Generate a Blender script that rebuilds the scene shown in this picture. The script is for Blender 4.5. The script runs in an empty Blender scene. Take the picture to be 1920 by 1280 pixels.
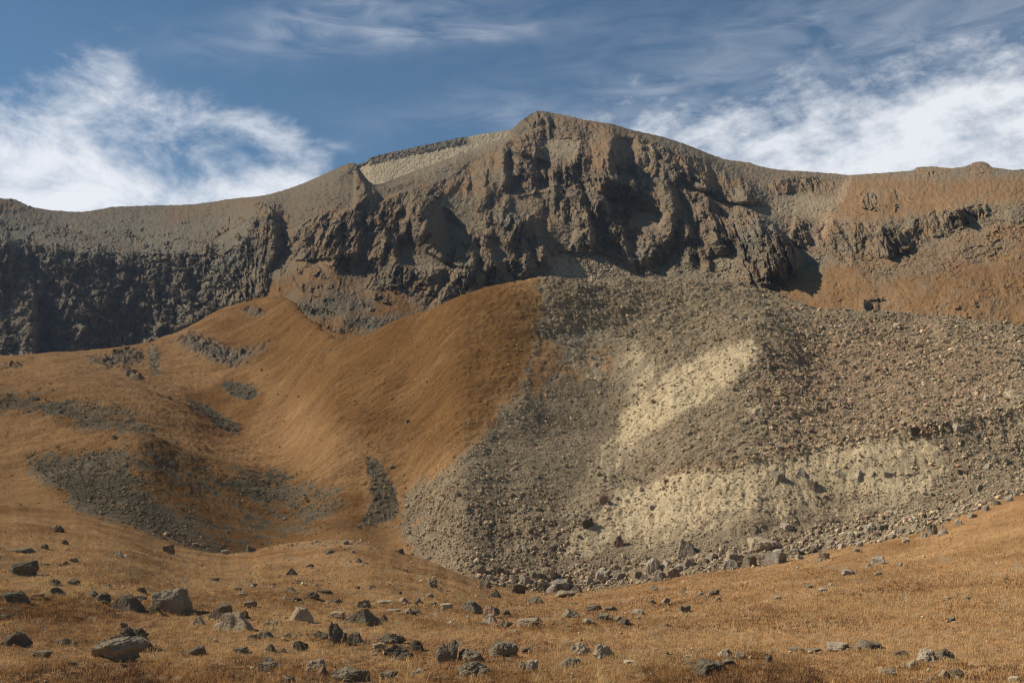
import bpy, math, random
import numpy as np
from mathutils import Vector

# ------------------------------------------------------------------ camera, sky, sun, exposure
S = bpy.context.scene
COL = S.collection
F, HY, ZC = 1867.0, 860.0, 1.75          # focal length in photo pixels, horizon row, eye height
SUN_EL, SUN_AZ = 39.0, -84.0             # degrees; azimuth from the view direction (+Y), negative = left
EXPOSURE = 0.52

cd = bpy.data.cameras.new('camera'); cam = bpy.data.objects.new('camera', cd); COL.objects.link(cam)
cd.sensor_fit = 'HORIZONTAL'; cd.sensor_width = 36.0; cd.lens = 36.0 * F / 1920
cd.shift_y = (HY - 640) / 1920
cd.clip_start = 0.2; cd.clip_end = 60000
cam.location = (0, 0, ZC); cam.rotation_euler = (math.radians(90), 0, 0)
S.camera = cam
S.view_settings.view_transform = 'Standard'; S.view_settings.look = 'None'
S.view_settings.exposure = EXPOSURE; S.view_settings.gamma = 1
S.cycles.use_denoising = True; S.cycles.denoiser = 'OPENIMAGEDENOISE'; S.cycles.denoising_input_passes = 'RGB_ALBEDO_NORMAL'; S.cycles.denoising_prefilter = 'ACCURATE'; S.cycles.pixel_filter_type = 'BLACKMAN_HARRIS'; S.cycles.filter_width = 1.25
S.cycles.max_bounces = 4; S.cycles.diffuse_bounces = 2

sd = bpy.data.lights.new('sun', 'SUN'); sun = bpy.data.objects.new('sun', sd); COL.objects.link(sun)
sd.energy = 5.0; sd.angle = math.radians(0.53); sd.color = (1.0, 0.93, 0.82)
az, el = math.radians(SUN_AZ), math.radians(SUN_EL)
to_sun = Vector((math.sin(az) * math.cos(el), math.cos(az) * math.cos(el), math.sin(el)))
sun.rotation_euler = to_sun.to_track_quat('Z', 'Y').to_euler()

class NT:
    """short helpers to write node trees"""
    def __init__(s, tree): s.t = tree; s.n = tree.nodes; s.l = tree.links
    def new(s, kind, **kw):
        n = s.n.new(kind)
        for k, v in kw.items(): setattr(n, k, v)
        return n
    def put(s, sock, v):
        if hasattr(v, 'is_output'): s.l.new(v, sock)
        else: sock.default_value = v
    def math(s, op, a, b=0.0, c=0.0, clamp=False):
        n = s.new('ShaderNodeMath', operation=op, use_clamp=clamp)
        s.put(n.inputs[0], a); s.put(n.inputs[1], b); s.put(n.inputs[2], c)
        return n.outputs[0]
    def noise(s, vec, scale, detail=6.0, rough=0.55, dist=0.0, lac=2.0):
        n = s.new('ShaderNodeTexNoise'); s.put(n.inputs['Vector'], vec)
        n.inputs['Scale'].default_value = scale; n.inputs['Detail'].default_value = detail
        n.inputs['Roughness'].default_value = rough; n.inputs['Distortion'].default_value = dist
        n.inputs['Lacunarity'].default_value = lac
        return n.outputs['Fac'], n.outputs['Color']
    def ramp(s, v, a, b, smooth=True):
        n = s.new('ShaderNodeMapRange'); n.interpolation_type = 'SMOOTHSTEP' if smooth else 'LINEAR'
        s.put(n.inputs['Value'], v); s.put(n.inputs['From Min'], a); s.put(n.inputs['From Max'], b)
        return n.outputs[0]
    def mix(s, f, a, b, blend='MIX'):
        n = s.new('ShaderNodeMix', data_type='RGBA', blend_type=blend)
        s.put(n.inputs[0], f)
        s.put(n.inputs[6], a if hasattr(a, 'is_output') else (*a, 1.0))
        s.put(n.inputs[7], b if hasattr(b, 'is_output') else (*b, 1.0))
        return n.outputs[2]

W = bpy.data.worlds.new('World'); S.world = W; W.use_nodes = True
w = NT(W.node_tree); w.n.clear()
sky = w.new('ShaderNodeTexSky', sky_type='NISHITA'); sky.sun_disc = False
sky.sun_elevation = el; sky.sun_rotation = az
sky.altitude = 3200; sky.air_density = 1.25; sky.dust_density = 0.5; sky.ozone_density = 1.0
bg = w.new('ShaderNodeBackground'); bg.inputs['Strength'].default_value = 0.050
w.l.new(w.mix(1.0, sky.outputs[0], (.66, .95, 1.05), 'MULTIPLY'), bg.inputs['Color'])
geo = w.new('ShaderNodeTexCoord'); sep = w.new('ShaderNodeSeparateXYZ'); w.l.new(geo.outputs['Generated'], sep.inputs[0])
U = w.math('ARCTAN2', sep.outputs[0], sep.outputs[1])     # azimuth and elevation of the sky direction, radians
V = w.math('ARCSINE', sep.outputs[2])
def azel(x, y):
    tx, tz = (x - 960) / F, (HY - y) / F
    return math.atan(tx), math.atan(tz / math.sqrt(1 + tx * tx))
def blob(x, y, rx, ry, rot=0.0):
    """soft elliptical patch of sky in azimuth and elevation"""
    u0, v0 = azel(x, y); c, s_ = math.cos(rot), math.sin(rot)
    du, dv = w.math('SUBTRACT', UW, u0), w.math('SUBTRACT', VW, v0)
    a = w.math('ADD', w.math('MULTIPLY', du, c), w.math('MULTIPLY', dv, s_))
    b = w.math('ADD', w.math('MULTIPLY', du, -s_), w.math('MULTIPLY', dv, c))
    a = w.math('DIVIDE', a, rx / F); b = w.math('DIVIDE', b, ry / F)
    r = w.math('ADD', w.math('MULTIPLY', a, a), w.math('MULTIPLY', b, b))
    return w.math('EXPONENT', w.math('MULTIPLY', r, -1.0))
cmb = w.new('ShaderNodeCombineXYZ'); w.put(cmb.inputs[0], U); w.put(cmb.inputs[1], V)
wf, wc = w.noise(cmb.outputs[0], 7.0, 4, 0.55)
ws = w.new('ShaderNodeSeparateColor'); w.l.new(wc, ws.inputs[0])
UW = w.math('ADD', U, w.math('MULTIPLY', w.math('SUBTRACT', ws.outputs[0], 0.5), 0.10))
VW = w.math('ADD', V, w.math('MULTIPLY', w.math('SUBTRACT', ws.outputs[1], 0.5), 0.07))
def addall(l):
    o = l[0]
    for i in l[1:]: o = w.math('ADD', o, i)
    return o
def times(a, k): return w.math('MULTIPLY', a, k)
left = addall([times(blob(250, 400, 400, 85), .95), times(blob(120, 265, 250, 95), .55), times(blob(180, 130, 90, 110, -.5), .38),
               times(blob(450, 235, 170, 42, -.12), .55), times(blob(555, 320, 110, 60, -.35), .6), times(blob(-250, 330, 350, 160), .6)])
hole = addall([times(blob(480, 285, 100, 16, -.25), .4), times(blob(150, 330, 60, 22, .2), .2)])
left = w.math('SUBTRACT', left, hole)
right = addall([times(blob(1600, 292, 420, 88), .92), times(blob(1260, 215, 230, 80), .36), times(blob(1800, 150, 420, 90), .2),
                times(blob(2200, 240, 420, 180), .6), times(blob(1480, 60, 380, 60), .08)])
veil = addall([times(blob(1650, 90, 500, 110), .20), times(blob(640, 30, 260, 45, .22), .24), times(blob(850, 50, 190, 22, .1), .22), times(blob(900, 225, 230, 30), .10),
               times(blob(1230, 165, 120, 14, -.05), .10), times(blob(1150, 235, 160, 35), .16), times(blob(635, 255, 30, 10), .2)])
mp = w.new('ShaderNodeMapping'); w.l.new(cmb.outputs[0], mp.inputs[0])
mp.inputs['Rotation'].default_value = (0, 0, math.radians(24)); mp.inputs['Scale'].default_value = (1.0, 1.75, 1)
n1, _ = w.noise(mp.outputs[0], 11.0, 14, 0.65, 0.3)
mp2 = w.new('ShaderNodeMapping'); w.l.new(cmb.outputs[0], mp2.inputs[0])
mp2.inputs['Rotation'].default_value = (0, 0, math.radians(-24)); mp2.inputs['Scale'].default_value = (1.0, 1.9, 1); mp2.inputs['Location'].default_value = (3, 5, 0)
n2, _ = w.noise(mp2.outputs[0], 20.0, 14, 0.64, 0.0)
mp3 = w.new('ShaderNodeMapping'); w.l.new(cmb.outputs[0], mp3.inputs[0])
mp3.inputs['Rotation'].default_value = (0, 0, math.radians(-16)); mp3.inputs['Scale'].default_value = (1.0, 4.0, 1)
n3, _ = w.noise(mp3.outputs[0], 12.0, 9, 0.6, 0.6)
def dens(base, n, amp, lo, hi):
    d = w.math('ADD', base, times(w.math('SUBTRACT', n, 0.5), amp))
    return w.ramp(d, lo, hi)
dl = w.math('MULTIPLY', dens(left, n1, 2.8, 0.2, 1.45), w.ramp(left, 0.04, 0.45))
dr = w.math('MULTIPLY', dens(right, n2, 2.4, 0.05, 1.45), w.ramp(right, 0.02, 0.4))
dv = w.math('MULTIPLY', veil, w.ramp(n3, 0.25, 0.75)); dv = times(dv, 1.5)
den = w.math('MAXIMUM', w.math('MAXIMUM', dl, dr), dv)
den = w.math('MULTIPLY', den, w.ramp(V, -0.02, 0.06))
den = w.math('MINIMUM', den, 0.96)
cl = w.new('ShaderNodeBackground'); cl.inputs['Color'].default_value = (0.93, 0.95, 1.0, 1); cl.inputs['Strength'].default_value = 0.66
mx = w.new('ShaderNodeMixShader'); w.l.new(den, mx.inputs[0]); w.l.new(bg.outputs[0], mx.inputs[1]); w.l.new(cl.outputs[0], mx.inputs[2])
wo = w.new('ShaderNodeOutputWorld'); w.l.new(mx.outputs[0], wo.inputs[0])

# ------------------------------------------------------------------ noise in numpy
RS = np.random.RandomState(7)
_P = RS.permutation(512).astype(np.int64)
_A = RS.rand(512) * 2 * np.pi
_GX, _GY = np.cos(_A).astype(np.float32), np.sin(_A).astype(np.float32)
_R1, _R2, _R3 = (RS.rand(512).astype(np.float32) for _ in range(3))
def _h(ix, iy): return _P[(_P[ix & 511] + iy) & 511]
def perlin(x, y):
    x0 = np.floor(x); y0 = np.floor(y); fx = (x - x0).astype(np.float32); fy = (y - y0).astype(np.float32)
    ix = x0.astype(np.int64); iy = y0.astype(np.int64)
    def g(dx, dy):
        h = _h(ix + dx, iy + dy); return _GX[h] * (fx - dx) + _GY[h] * (fy - dy)
    sx = fx * fx * fx * (fx * (fx * 6 - 15) + 10); sy = fy * fy * fy * (fy * (fy * 6 - 15) + 10)
    a = g(0, 0); b = g(1, 0); c = g(0, 1); d = g(1, 1)
    a = a + (b - a) * sx; c = c + (d - c) * sx
    return (a + (c - a) * sy) * 1.5
def fbm(x, y, octaves=4, gain=0.5, seed=0):
    o = 0; a = 1.0; n = 0
    for k in range(octaves):
        o = o + a * perlin(x * 2 ** k + 17.3 * (k + seed), y * 2 ** k - 9.1 * (k + 2 * seed)); n += a; a *= gain
    return o / n
def ridged(x, y, octaves=4, gain=0.5, seed=0):
    o = 0; a = 1.0; n = 0
    for k in range(octaves):
        o = o + a * (1 - 2 * np.abs(perlin(x * 2.03 ** k + 31.7 * (k + seed), y * 2.03 ** k + 5.9 * (k + seed)))); n += a; a *= gain
    return o / n
def facets(x, y, tilt=1.0, seed=0, off=1.0):
    """broken rock: every cell of a jittered grid is a plane with its own tilt and height"""
    x = x + seed * 37.7; y = y - seed * 21.3
    ix = np.floor(x).astype(np.int64); iy = np.floor(y).astype(np.int64)
    best = np.full(x.shape, 1e9, np.float32); val = np.zeros(x.shape, np.float32)
    for dx in (-1, 0, 1):
        for dy in (-1, 0, 1):
            h = _h(ix + dx, iy + dy)
            px = x - (ix + dx + _R1[h]); py = y - (iy + dy + _R2[h])
            d = px * px + py * py
            v = off * (_R3[h] - 0.5) + tilt * (px * _GX[h] + py * _GY[h])
            m = d < best
            best = np.where(m, d, best).astype(np.float32); val = np.where(m, v, val).astype(np.float32)
    return val
def sstep(a, b, x):
    t = np.clip((x - a) / (b - a), 0, 1); return t * t * (3 - 2 * t)

def pchip(xs, ys, x):
    """monotone cubic through (xs, ys); ys may carry trailing axes"""
    xs = np.asarray(xs, float); ys = np.asarray(ys, float); x = np.clip(np.asarray(x, float), xs[0], xs[-1])
    sh = (-1,) + (1,) * (ys.ndim - 1)
    hh = np.diff(xs).reshape(sh); dl_ = np.diff(ys, axis=0) / hh
    m = np.zeros_like(ys)
    w1 = 2 * hh[1:] + hh[:-1]; w2 = hh[1:] + 2 * hh[:-1]
    with np.errstate(divide='ignore', invalid='ignore'):
        mm = (w1 + w2) / (w1 / dl_[:-1] + w2 / dl_[1:])
    m[1:-1] = np.where(dl_[:-1] * dl_[1:] > 0, mm, 0)
    m[0] = dl_[0]; m[-1] = dl_[-1]
    i = np.clip(np.searchsorted(xs, x, side='right') - 1, 0, len(xs) - 2)
    H = (xs[i + 1] - xs[i]); t = ((x - xs[i]) / H)
    H = H.reshape(sh); t = t.reshape(sh)
    return ((1 + 2 * t) * (1 - t) ** 2 * ys[i] + t * (1 - t) ** 2 * H * m[i] + t * t * (3 - 2 * t) * ys[i + 1] + t * t * (t - 1) * H * m[i + 1])

# ------------------------------------------------------------------ ground cover maps (what grows or lies where)
CX0, CX1, CY0, CY1 = -320, 2240, 180, 1300
CW, CH = (CX1 - CX0) // 2, (CY1 - CY0) // 2
_gx, _gy = np.meshgrid(CX0 + 2 * np.arange(CW) + 1.0, CY0 + 2 * np.arange(CH) + 1.0)
_wx = 14 * fbm(_gx / 70, _gy / 55, 5, 0.6, 3) ; _wy = 12 * fbm(_gx / 70, _gy / 55, 5, 0.6, 8)
def poly_mask(poly, soft=8.0, warp=1.0):
    p = np.array(poly, float)
    x0, y0 = p.min(0) - 40 - soft; x1, y1 = p.max(0) + 40 + soft
    i0, i1 = int(np.clip((x0 - CX0) / 2, 0, CW)), int(np.clip((x1 - CX0) / 2, 0, CW))
    j0, j1 = int(np.clip((y0 - CY0) / 2, 0, CH)), int(np.clip((y1 - CY0) / 2, 0, CH))
    out = np.zeros((CH, CW), np.float32)
    if i1 <= i0 or j1 <= j0: return out
    X = _gx[j0:j1, i0:i1] + warp * _wx[j0:j1, i0:i1]; Y = _gy[j0:j1, i0:i1] + warp * _wy[j0:j1, i0:i1]
    inside = np.zeros(X.shape, bool); dist = np.full(X.shape, 1e9)
    for a, b in zip(p, np.roll(p, -1, 0)):
        e = b - a; t = np.clip(((X - a[0]) * e[0] + (Y - a[1]) * e[1]) / (e @ e + 1e-9), 0, 1)
        dist = np.minimum(dist, np.hypot(X - a[0] - t * e[0], Y - a[1] - t * e[1]))
        c = ((a[1] > Y) != (b[1] > Y)) & (X < (b[0] - a[0]) * (Y - a[1]) / (b[1] - a[1] + 1e-12) + a[0])
        inside ^= c
    sd_ = np.where(inside, dist, -dist)
    out[j0:j1, i0:i1] = sstep(-soft, soft, sd_)
    return out
class Cover:
    def __init__(s): s.c = {}
    def ch(s, k): return s.c.setdefault(k, np.zeros((CH, CW), np.float32))
    def put(s, k, v, poly, soft=8.0, warp=1.0):
        m = poly_mask(poly, soft, warp); c = s.ch(k); c += (v - c) * m
    def at(s, k, x, y):
        c = s.ch(k); fx = np.clip((x - CX0) / 2 - 0.5, 0, CW - 1.01); fy = np.clip((y - CY0) / 2 - 0.5, 0, CH - 1.01)
        i = fx.astype(int); j = fy.astype(int); a = fx - i; b = fy - j
        return (c[j, i] * (1 - a) + c[j, i + 1] * a) * (1 - b) + (c[j + 1, i] * (1 - a) + c[j + 1, i + 1] * a) * b

NC = Cover(); NC.ch("wall"); NC.ch("scree")   # mountain
R_CENTRE = [(705, 384), (750, 362), (800, 350), (860, 322), (900, 293), (958, 264), (1000, 244), (1050, 226), (1125, 228), (1170, 243), (1240, 275), (1310, 296),
            (1350, 326), (1400, 366), (1425, 372), (1385, 378), (1330, 362), (1275, 338), (1290, 350), (1340, 372), (1420, 400), (1470, 440), (1512, 488), (1495, 505),
            (1425, 545), (1335, 508), (1200, 512), (1130, 500), (1090, 470), (1050, 470), (1010, 505), (975, 520), (890, 545), (850, 560), (800, 545), (740, 500), (660, 485), (540, 486),
            (545, 440), (600, 402), (660, 392), (700, 372)]
NC.ch('rock')[:] = .26
NC.put('rock', .30, [(-320, 385), (0, 385), (300, 395), (480, 372), (640, 335), (640, 420), (500, 480), (-320, 480)], 20)
NC.put('rock', .16, [(1440, 320), (2240, 310), (2240, 560), (1440, 560)], 20)
NC.put('rock', .12, [(1260, 270), (1420, 320), (1560, 372), (1560, 415), (1420, 395), (1330, 330), (1240, 262)], 10)
NC.put('rock', .15, [(1430, 545), (1560, 500), (1720, 490), (1850, 470), (2240, 440), (2240, 560), (1700, 560), (1500, 600)], 14)
NC.put('rock', .12, [(560, 650), (690, 560), (790, 575), (840, 600), (700, 690)], 12)
NC.put('rock', 1, R_CENTRE, 5, .6)
NC.put('rock', .05, [(1175, 240), (1300, 284), (1346, 318), (1420, 358), (1500, 330), (1560, 325), (1400, 300), (1300, 270)], 6)
NC.put('rock', .03, [(1285, 350), (1340, 376), (1420, 400), (1530, 412), (1572, 380), (1560, 366), (1480, 370), (1425, 380), (1385, 382), (1330, 366)], 6)
NC.put('rock', .06, [(700, 352), (760, 338), (870, 296), (960, 244), (940, 262), (880, 290), (800, 322), (740, 346)], 5)
for pg_ in ([(962, 366), (1025, 363), (1014, 397), (990, 414), (952, 398)], [(822, 376), (850, 370), (882, 400), (914, 427), (895, 434), (848, 407)], [(738, 456), (770, 440), (802, 470), (864, 506), (800, 508), (748, 492)],
            [(1018, 260), (1088, 260), (1078, 298), (1018, 300)], [(1036, 418), (1084, 428), (1064, 462), (1028, 452)], [(1186, 392), (1244, 398), (1238, 427), (1182, 427)], [(1326, 482), (1380, 468), (1404, 524), (1338, 518)], [(905, 440), (930, 450), (960, 480), (930, 486)],
            [(1130, 365), (1180, 372), (1210, 385), (1150, 392)]):
    NC.put('rock', .1, pg_, 6); NC.put('tan', .14, pg_, 8); NC.put('scree', 1, pg_, 10)
NC.put('wall', 1, [(1215, 255), (1320, 285), (1430, 360), (1440, 385), (1380, 385), (1290, 350), (1230, 320)], 8)
NC.put('rock', .9, [(620, 490), (700, 495), (800, 520), (880, 550), (860, 570), (810, 590), (740, 540), (640, 532)], 14)
NC.put('rock', 1, [(-320, 440), (0, 445), (150, 468), (250, 482), (330, 470), (420, 478), (460, 440), (480, 390), (515, 378), (540, 400), (548, 440), (530, 490),
                   (500, 540), (400, 600), (300, 650), (260, 720), (-320, 740)], 14)
NC.put('rock', .46, [(-320, 410), (0, 405), (200, 425), (400, 430), (460, 400), (470, 440), (420, 478), (250, 482), (0, 448), (-320, 440)], 18)
NC.put('rock', .7, [(-320, 365), (0, 366), (40, 378), (70, 392), (0, 400), (-320, 395)], 5)
NC.put('rock', .9, [(640, 312), (657, 303), (672, 310), (692, 335), (706, 362), (690, 385), (665, 392), (668, 340), (650, 320)], 4, .5)
NC.put('rock', .8, [(980, 225), (1010, 205), (1040, 210), (1060, 222), (1000, 240)], 5, .4)
NC.put('rock', .30, [(560, 345), (600, 328), (640, 325), (660, 350), (640, 400), (560, 400)], 14)
NC.put('rock', .75, [(1420, 340), (1500, 328), (1570, 338), (1556, 362), (1480, 366), (1440, 368)], 8)
NC.put('rock', .8, [(1352, 330), (1385, 335), (1420, 362), (1424, 376), (1400, 374), (1365, 350)], 5)
NC.put('rock', 1, [(1530, 440), (1555, 420), (1600, 415), (1645, 420), (1715, 442), (1710, 462), (1660, 482), (1580, 492), (1540, 472)], 5)
NC.put('rock', .9, [(1690, 430), (1760, 392), (1850, 383), (1850, 405), (1770, 440), (1715, 452)], 8)
NC.put('rock', .7, [(1490, 405), (1528, 420), (1520, 470), (1485, 450)], 6)
NC.put('rock', .8, [(1712, 322), (1725, 313), (1780, 313), (1778, 326), (1740, 333)], 4, .4)
NC.put('rock', .9, [(1812, 318), (1825, 304), (1842, 302), (1862, 312), (1858, 322), (1830, 325)], 4, .4)
NC.put('rock', .5, [(1600, 360), (1700, 345), (1710, 375), (1660, 400), (1590, 390)], 16)
NC.put('rock', .4, [(1880, 390), (2240, 360), (2240, 420), (1890, 440)], 16)
NC.put('rock', .8, [(1615, 560), (1665, 562), (1652, 588), (1620, 588)], 5)
NC.put('rock', .35, [(1780, 560), (1860, 520), (2240, 500), (2240, 620), (1780, 620)], 24)
NC.put('grass', .75, [(490, 545), (560, 492), (640, 505), (700, 540), (760, 550), (800, 600), (660, 650), (400, 650)], 18)
NC.put('grass', .95, [(560, 640), (640, 610), (690, 560), (740, 535), (790, 575), (830, 600), (700, 680), (560, 660)], 14)
NC.put('rock', .43, [(510, 490), (620, 492), (760, 530), (800, 590), (690, 590), (640, 640), (560, 600), (500, 540)], 14)
NC.put('grass', .95, [(490, 515), (545, 535), (620, 600), (680, 610), (660, 660), (470, 660)], 14)
NC.put('grass', 0.1, [(545, 560), (640, 545), (700, 560), (690, 585), (600, 600), (560, 590)], 12)
NC.put('grass', 0.1, [(640, 600), (720, 590), (800, 590), (790, 606), (700, 620), (650, 618)], 8)
NC.put('grass', .8, [(1420, 560), (1500, 512), (1560, 496), (1700, 480), (1850, 425), (2240, 390), (2240, 660), (1420, 640)], 12)
NC.put('grass', .35, [(1620, 500), (1800, 450), (1900, 440), (1900, 470), (1700, 520), (1640, 530)], 20)
NC.put('grass', .72, [(1600, 330), (1700, 335), (2240, 325), (2240, 390), (1850, 382), (1700, 412), (1545, 415), (1570, 380)], 14)
NC.put('grass', .55, [(545, 432), (600, 402), (680, 380), (740, 362), (765, 385), (690, 398), (605, 412)], 6)
NC.put('grass', .5, [(520, 480), (650, 482), (700, 492), (640, 502), (540, 500)], 8)
NC.put('grass', .35, [(300, 392), (440, 376), (480, 372), (470, 390), (300, 415)], 10)
NC.put('grass', .4, [(965, 375), (1020, 368), (1010, 395), (960, 400)], 5)
NC.put('red', .7, [(1570, 345), (1592, 327), (1606, 329), (1586, 385), (1560, 385)], 5)
NC.put('tan', .3, [(1575, 345), (1592, 329), (1602, 331), (1582, 378), (1565, 380)], 4, .4)
NC.put('red', .6, [(1540, 398), (1566, 402), (1545, 475), (1520, 470)], 6)
NC.put('tan', .3, [(1545, 400), (1562, 405), (1542, 465), (1524, 462)], 5, .5)
NC.put('rock', .1, [(1035, 475), (1065, 468), (1150, 480), (1210, 515), (1130, 530), (1020, 530)], 8)
NC.put('tan', .35, [(1100, 475), (1160, 485), (1200, 515), (1120, 520)], 10)
NC.put('tan', .65, [(1030, 478), (1060, 470), (1120, 528), (1040, 530)], 6)
NC.put('tan', .25, [(1290, 350), (1350, 375), (1420, 380), (1500, 365), (1570, 370), (1560, 410), (1480, 405), (1400, 395)], 10)
NC.put('tan', .35, [(1030, 262), (1085, 262), (1070, 290), (1020, 290)], 6)
NC.put('tan', .3, [(1195, 262), (1225, 275), (1228, 310), (1205, 325)], 5)
NC.put('green', .6, [(-320, 400), (300, 430), (470, 420), (540, 470), (400, 600), (260, 720), (-320, 740)], 40)
NC.put('green', .7, [(930, 395), (965, 390), (980, 420), (940, 420)], 8)
NC.put('green', .6, [(1130, 470), (1260, 450), (1300, 510), (1140, 510)], 20)
NC.put('green', .5, [(1380, 420), (1450, 400), (1480, 440), (1400, 480)], 16)
NC.put('red', .45, [(950, 260), (1000, 262), (1040, 290), (1060, 315), (1030, 330), (980, 290)], 12)
NC.put('red', .5, [(1525, 440), (1550, 450), (1545, 480), (1522, 470)], 6)
NC.put('red', .35, [(1110, 280), (1135, 280), (1140, 320), (1115, 325)], 6)

MC = Cover()   # middle ground: moraine and grass hill
MC.ch('grass')[:] = 1.0
MC.put('grass', 0, [(1003, 500), (1010, 575), (1018, 600), (1000, 640), (992, 690), (965, 740), (930, 790), (890, 830), (850, 868), (800, 900), (762, 930), (748, 985),
                    (775, 1040), (880, 1100), (1000, 1140), (1300, 1130), (1600, 1090), (1800, 1050), (1930, 1000), (2240, 920), (2240, 480), (1500, 480)], 26)
MC.put('green', .2, [(1020, 640), (1110, 615), (1200, 650), (1220, 700), (1180, 740), (1020, 720)], 16)
MC.put('tan', .35, [(1050, 640), (1110, 622), (1190, 655), (1212, 690), (1180, 722), (1080, 718)], 16)
MC.put('grass', .5, [(1050, 640), (1110, 622), (1190, 655), (1212, 690), (1180, 722), (1080, 718), (1035, 700)], 16)
MC.put('grass', .8, [(1012, 628), (1055, 645), (1045, 690), (1005, 745), (985, 742), (1000, 690)], 7)
MC.put('grass', .5, [(765, 985), (800, 930), (850, 880), (880, 860), (800, 940), (790, 1000)], 12)
MC.put('tan', .5, [(1040, 632), (1110, 612), (1190, 640), (1240, 690), (1210, 770), (1160, 790), (1190, 700), (1150, 660), (1080, 640)], 14)
MC.put('tan', .86, [(1410, 636), (1426, 660), (1400, 705), (1330, 745), (1230, 805), (1150, 855), (1115, 865), (1180, 765), (1240, 700), (1330, 660)], 12)
MC.put('tan', .4, [(1115, 865), (1180, 820), (1240, 815), (1120, 930), (1060, 990), (1050, 980)], 16)
MC.put('tan', .92, [(1440, 858), (1500, 852), (1560, 838), (1650, 826), (1720, 816), (1760, 832), (1792, 870), (1745, 905), (1735, 925), (1660, 930), (1560, 920), (1480, 945),
                    (1330, 975), (1200, 1000), (1100, 1045), (1055, 1045), (1090, 985), (1150, 930), (1260, 892), (1360, 882)], 12)
MC.put('tan', .45, [(1200, 990), (1330, 960), (1500, 930), (1700, 930), (1720, 945), (1500, 965), (1330, 1000), (1180, 1030)], 16)
MC.put('tan', .5, [(1395, 762), (1445, 758), (1420, 788), (1392, 788)], 10)
MC.put('tan', .55, [(1870, 725), (1900, 735), (1960, 780), (1960, 820), (1900, 790)], 8)
MC.put('red', .75, [(1260, 882), (1420, 852), (1560, 818), (1750, 792), (1750, 812), (1560, 836), (1440, 856), (1300, 898), (1170, 940)], 10)
MC.put('red', .35, [(1420, 640), (1700, 610), (1900, 640), (1900, 780), (1700, 790), (1500, 820), (1430, 780)], 40)
_k1 = [(40, 852), (150, 842), (235, 850), (270, 900), (300, 960), (380, 1000), (420, 1038), (340, 1030), (250, 992), (150, 950), (80, 900)]
_k1b = [(440, 885), (540, 885), (610, 920), (640, 950), (560, 962), (470, 940)]
_k2 = [(-320, 745), (0, 738), (120, 742), (240, 762), (300, 800), (330, 828), (250, 812), (150, 805), (60, 772), (-320, 800)]
MC.put('grass', .6, [(235, 850), (330, 845), (480, 890), (640, 920), (660, 985), (560, 1010), (430, 1040), (330, 985)], 26); MC.put('grass', .14, _k1, 28); MC.put('grass', .45, _k1b, 26); MC.put('grass', .36, _k2, 24)
MC.put('grass', 0, [(690, 858), (715, 870), (745, 930), (740, 970), (692, 988), (672, 990), (700, 930)], 6)
MC.put('grass', .05, [(345, 745), (400, 765), (450, 795), (445, 815), (410, 800), (365, 768)], 6)
MC.put('grass', .05, [(410, 716), (470, 716), (485, 735), (470, 752), (430, 742)], 6)
MC.put('grass', .2, [(275, 646), (297, 648), (302, 700), (285, 700)], 6)
MC.put('rock', 1, [(335, 640), (360, 626), (400, 640), (440, 655), (500, 645), (480, 662), (440, 690), (410, 680), (370, 660)], 12)
MC.put('rock', .8, [(155, 672), (200, 668), (235, 655), (262, 655), (265, 678), (200, 690)], 10)
MC.put('rock', .8, [(222, 690), (242, 692), (268, 706), (262, 716), (240, 712)], 4)
MC.put('rock', .8, [(0, 681), (40, 681), (30, 690), (0, 690)], 4)
MC.put('rock', .7, [(455, 580), (478, 575), (500, 590), (480, 598)], 4)
MC.put('rock', .5, [(620, 655), (645, 650), (600, 668)], 3)
MC.put('stray', 1, [(930, 545), (1012, 540), (1005, 640), (985, 720), (900, 850), (780, 935), (745, 930), (850, 830), (940, 720), (965, 640)], 30); MC.put('strew', 1, [(640, 620), (840, 570), (1000, 540), (990, 700), (900, 760), (700, 740)], 40); MC.put('strew', 1, [(240, 830), (520, 880), (660, 920), (680, 1000), (420, 1045), (260, 960)], 30)
MC.put('fine', 1, [(1000, 700), (1090, 700), (1200, 730), (1150, 860), (1060, 960), (1000, 960), (830, 960), (860, 890), (950, 780)], 30)
MC.ch('dark')[:] = .3; NC.ch('dark')[:] = .6; NC.put('dark', .9, [(480, 510), (700, 540), (840, 600), (660, 660), (470, 660)], 14)
MC.put('dark', 1, [(380, 600), (560, 500), (960, 500), (1020, 600), (1000, 700), (900, 830), (720, 900), (640, 860), (560, 720), (420, 680)], 60)
MC.put('dark', .3, [(400, 790), (520, 760), (640, 800), (760, 840), (700, 880), (600, 880), (460, 850)], 40)
MC.put('dark', .9, [(240, 840), (420, 880), (680, 920), (700, 1000), (560, 1030), (420, 1040), (320, 950)], 30)
MC.put('dark', 1, _k1, 24); MC.put('dark', 1, _k1b, 24); MC.put('dark', 1, _k2, 24); MC.put('dark', .8, [(690, 858), (715, 870), (745, 930), (740, 970), (692, 988), (672, 990), (700, 930)], 8)
MC.put('dark', 1, [(340, 740), (460, 700), (500, 740), (450, 820), (400, 810)], 10); MC.put('dark', 0, [(830, 940), (900, 860), (1000, 740), (1020, 620), (1010, 520), (2240, 500), (2240, 1100), (760, 1100), (745, 985)], 10)
for _k in ('tan', 'red', 'rock', 'green'): MC.ch(_k); NC.ch(_k)
GC = Cover(); GC.ch('grass')[:] = 1.0
GC.put('grass', .3, [(115, 1072), (180, 1062), (235, 1068), (290, 1100), (200, 1092), (130, 1085)], 8)
GC.put('grass', .45, [(470, 1120), (560, 1122), (560, 1135), (470, 1138)], 8)
GC.ch('dark')[:] = .0; GC.ch('grass')[:] = 1 - .55 * sstep(.2, .34, fbm(_gx / 34, _gy / 13, 4, .6, 201)) * (_gy > 1040)
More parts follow.
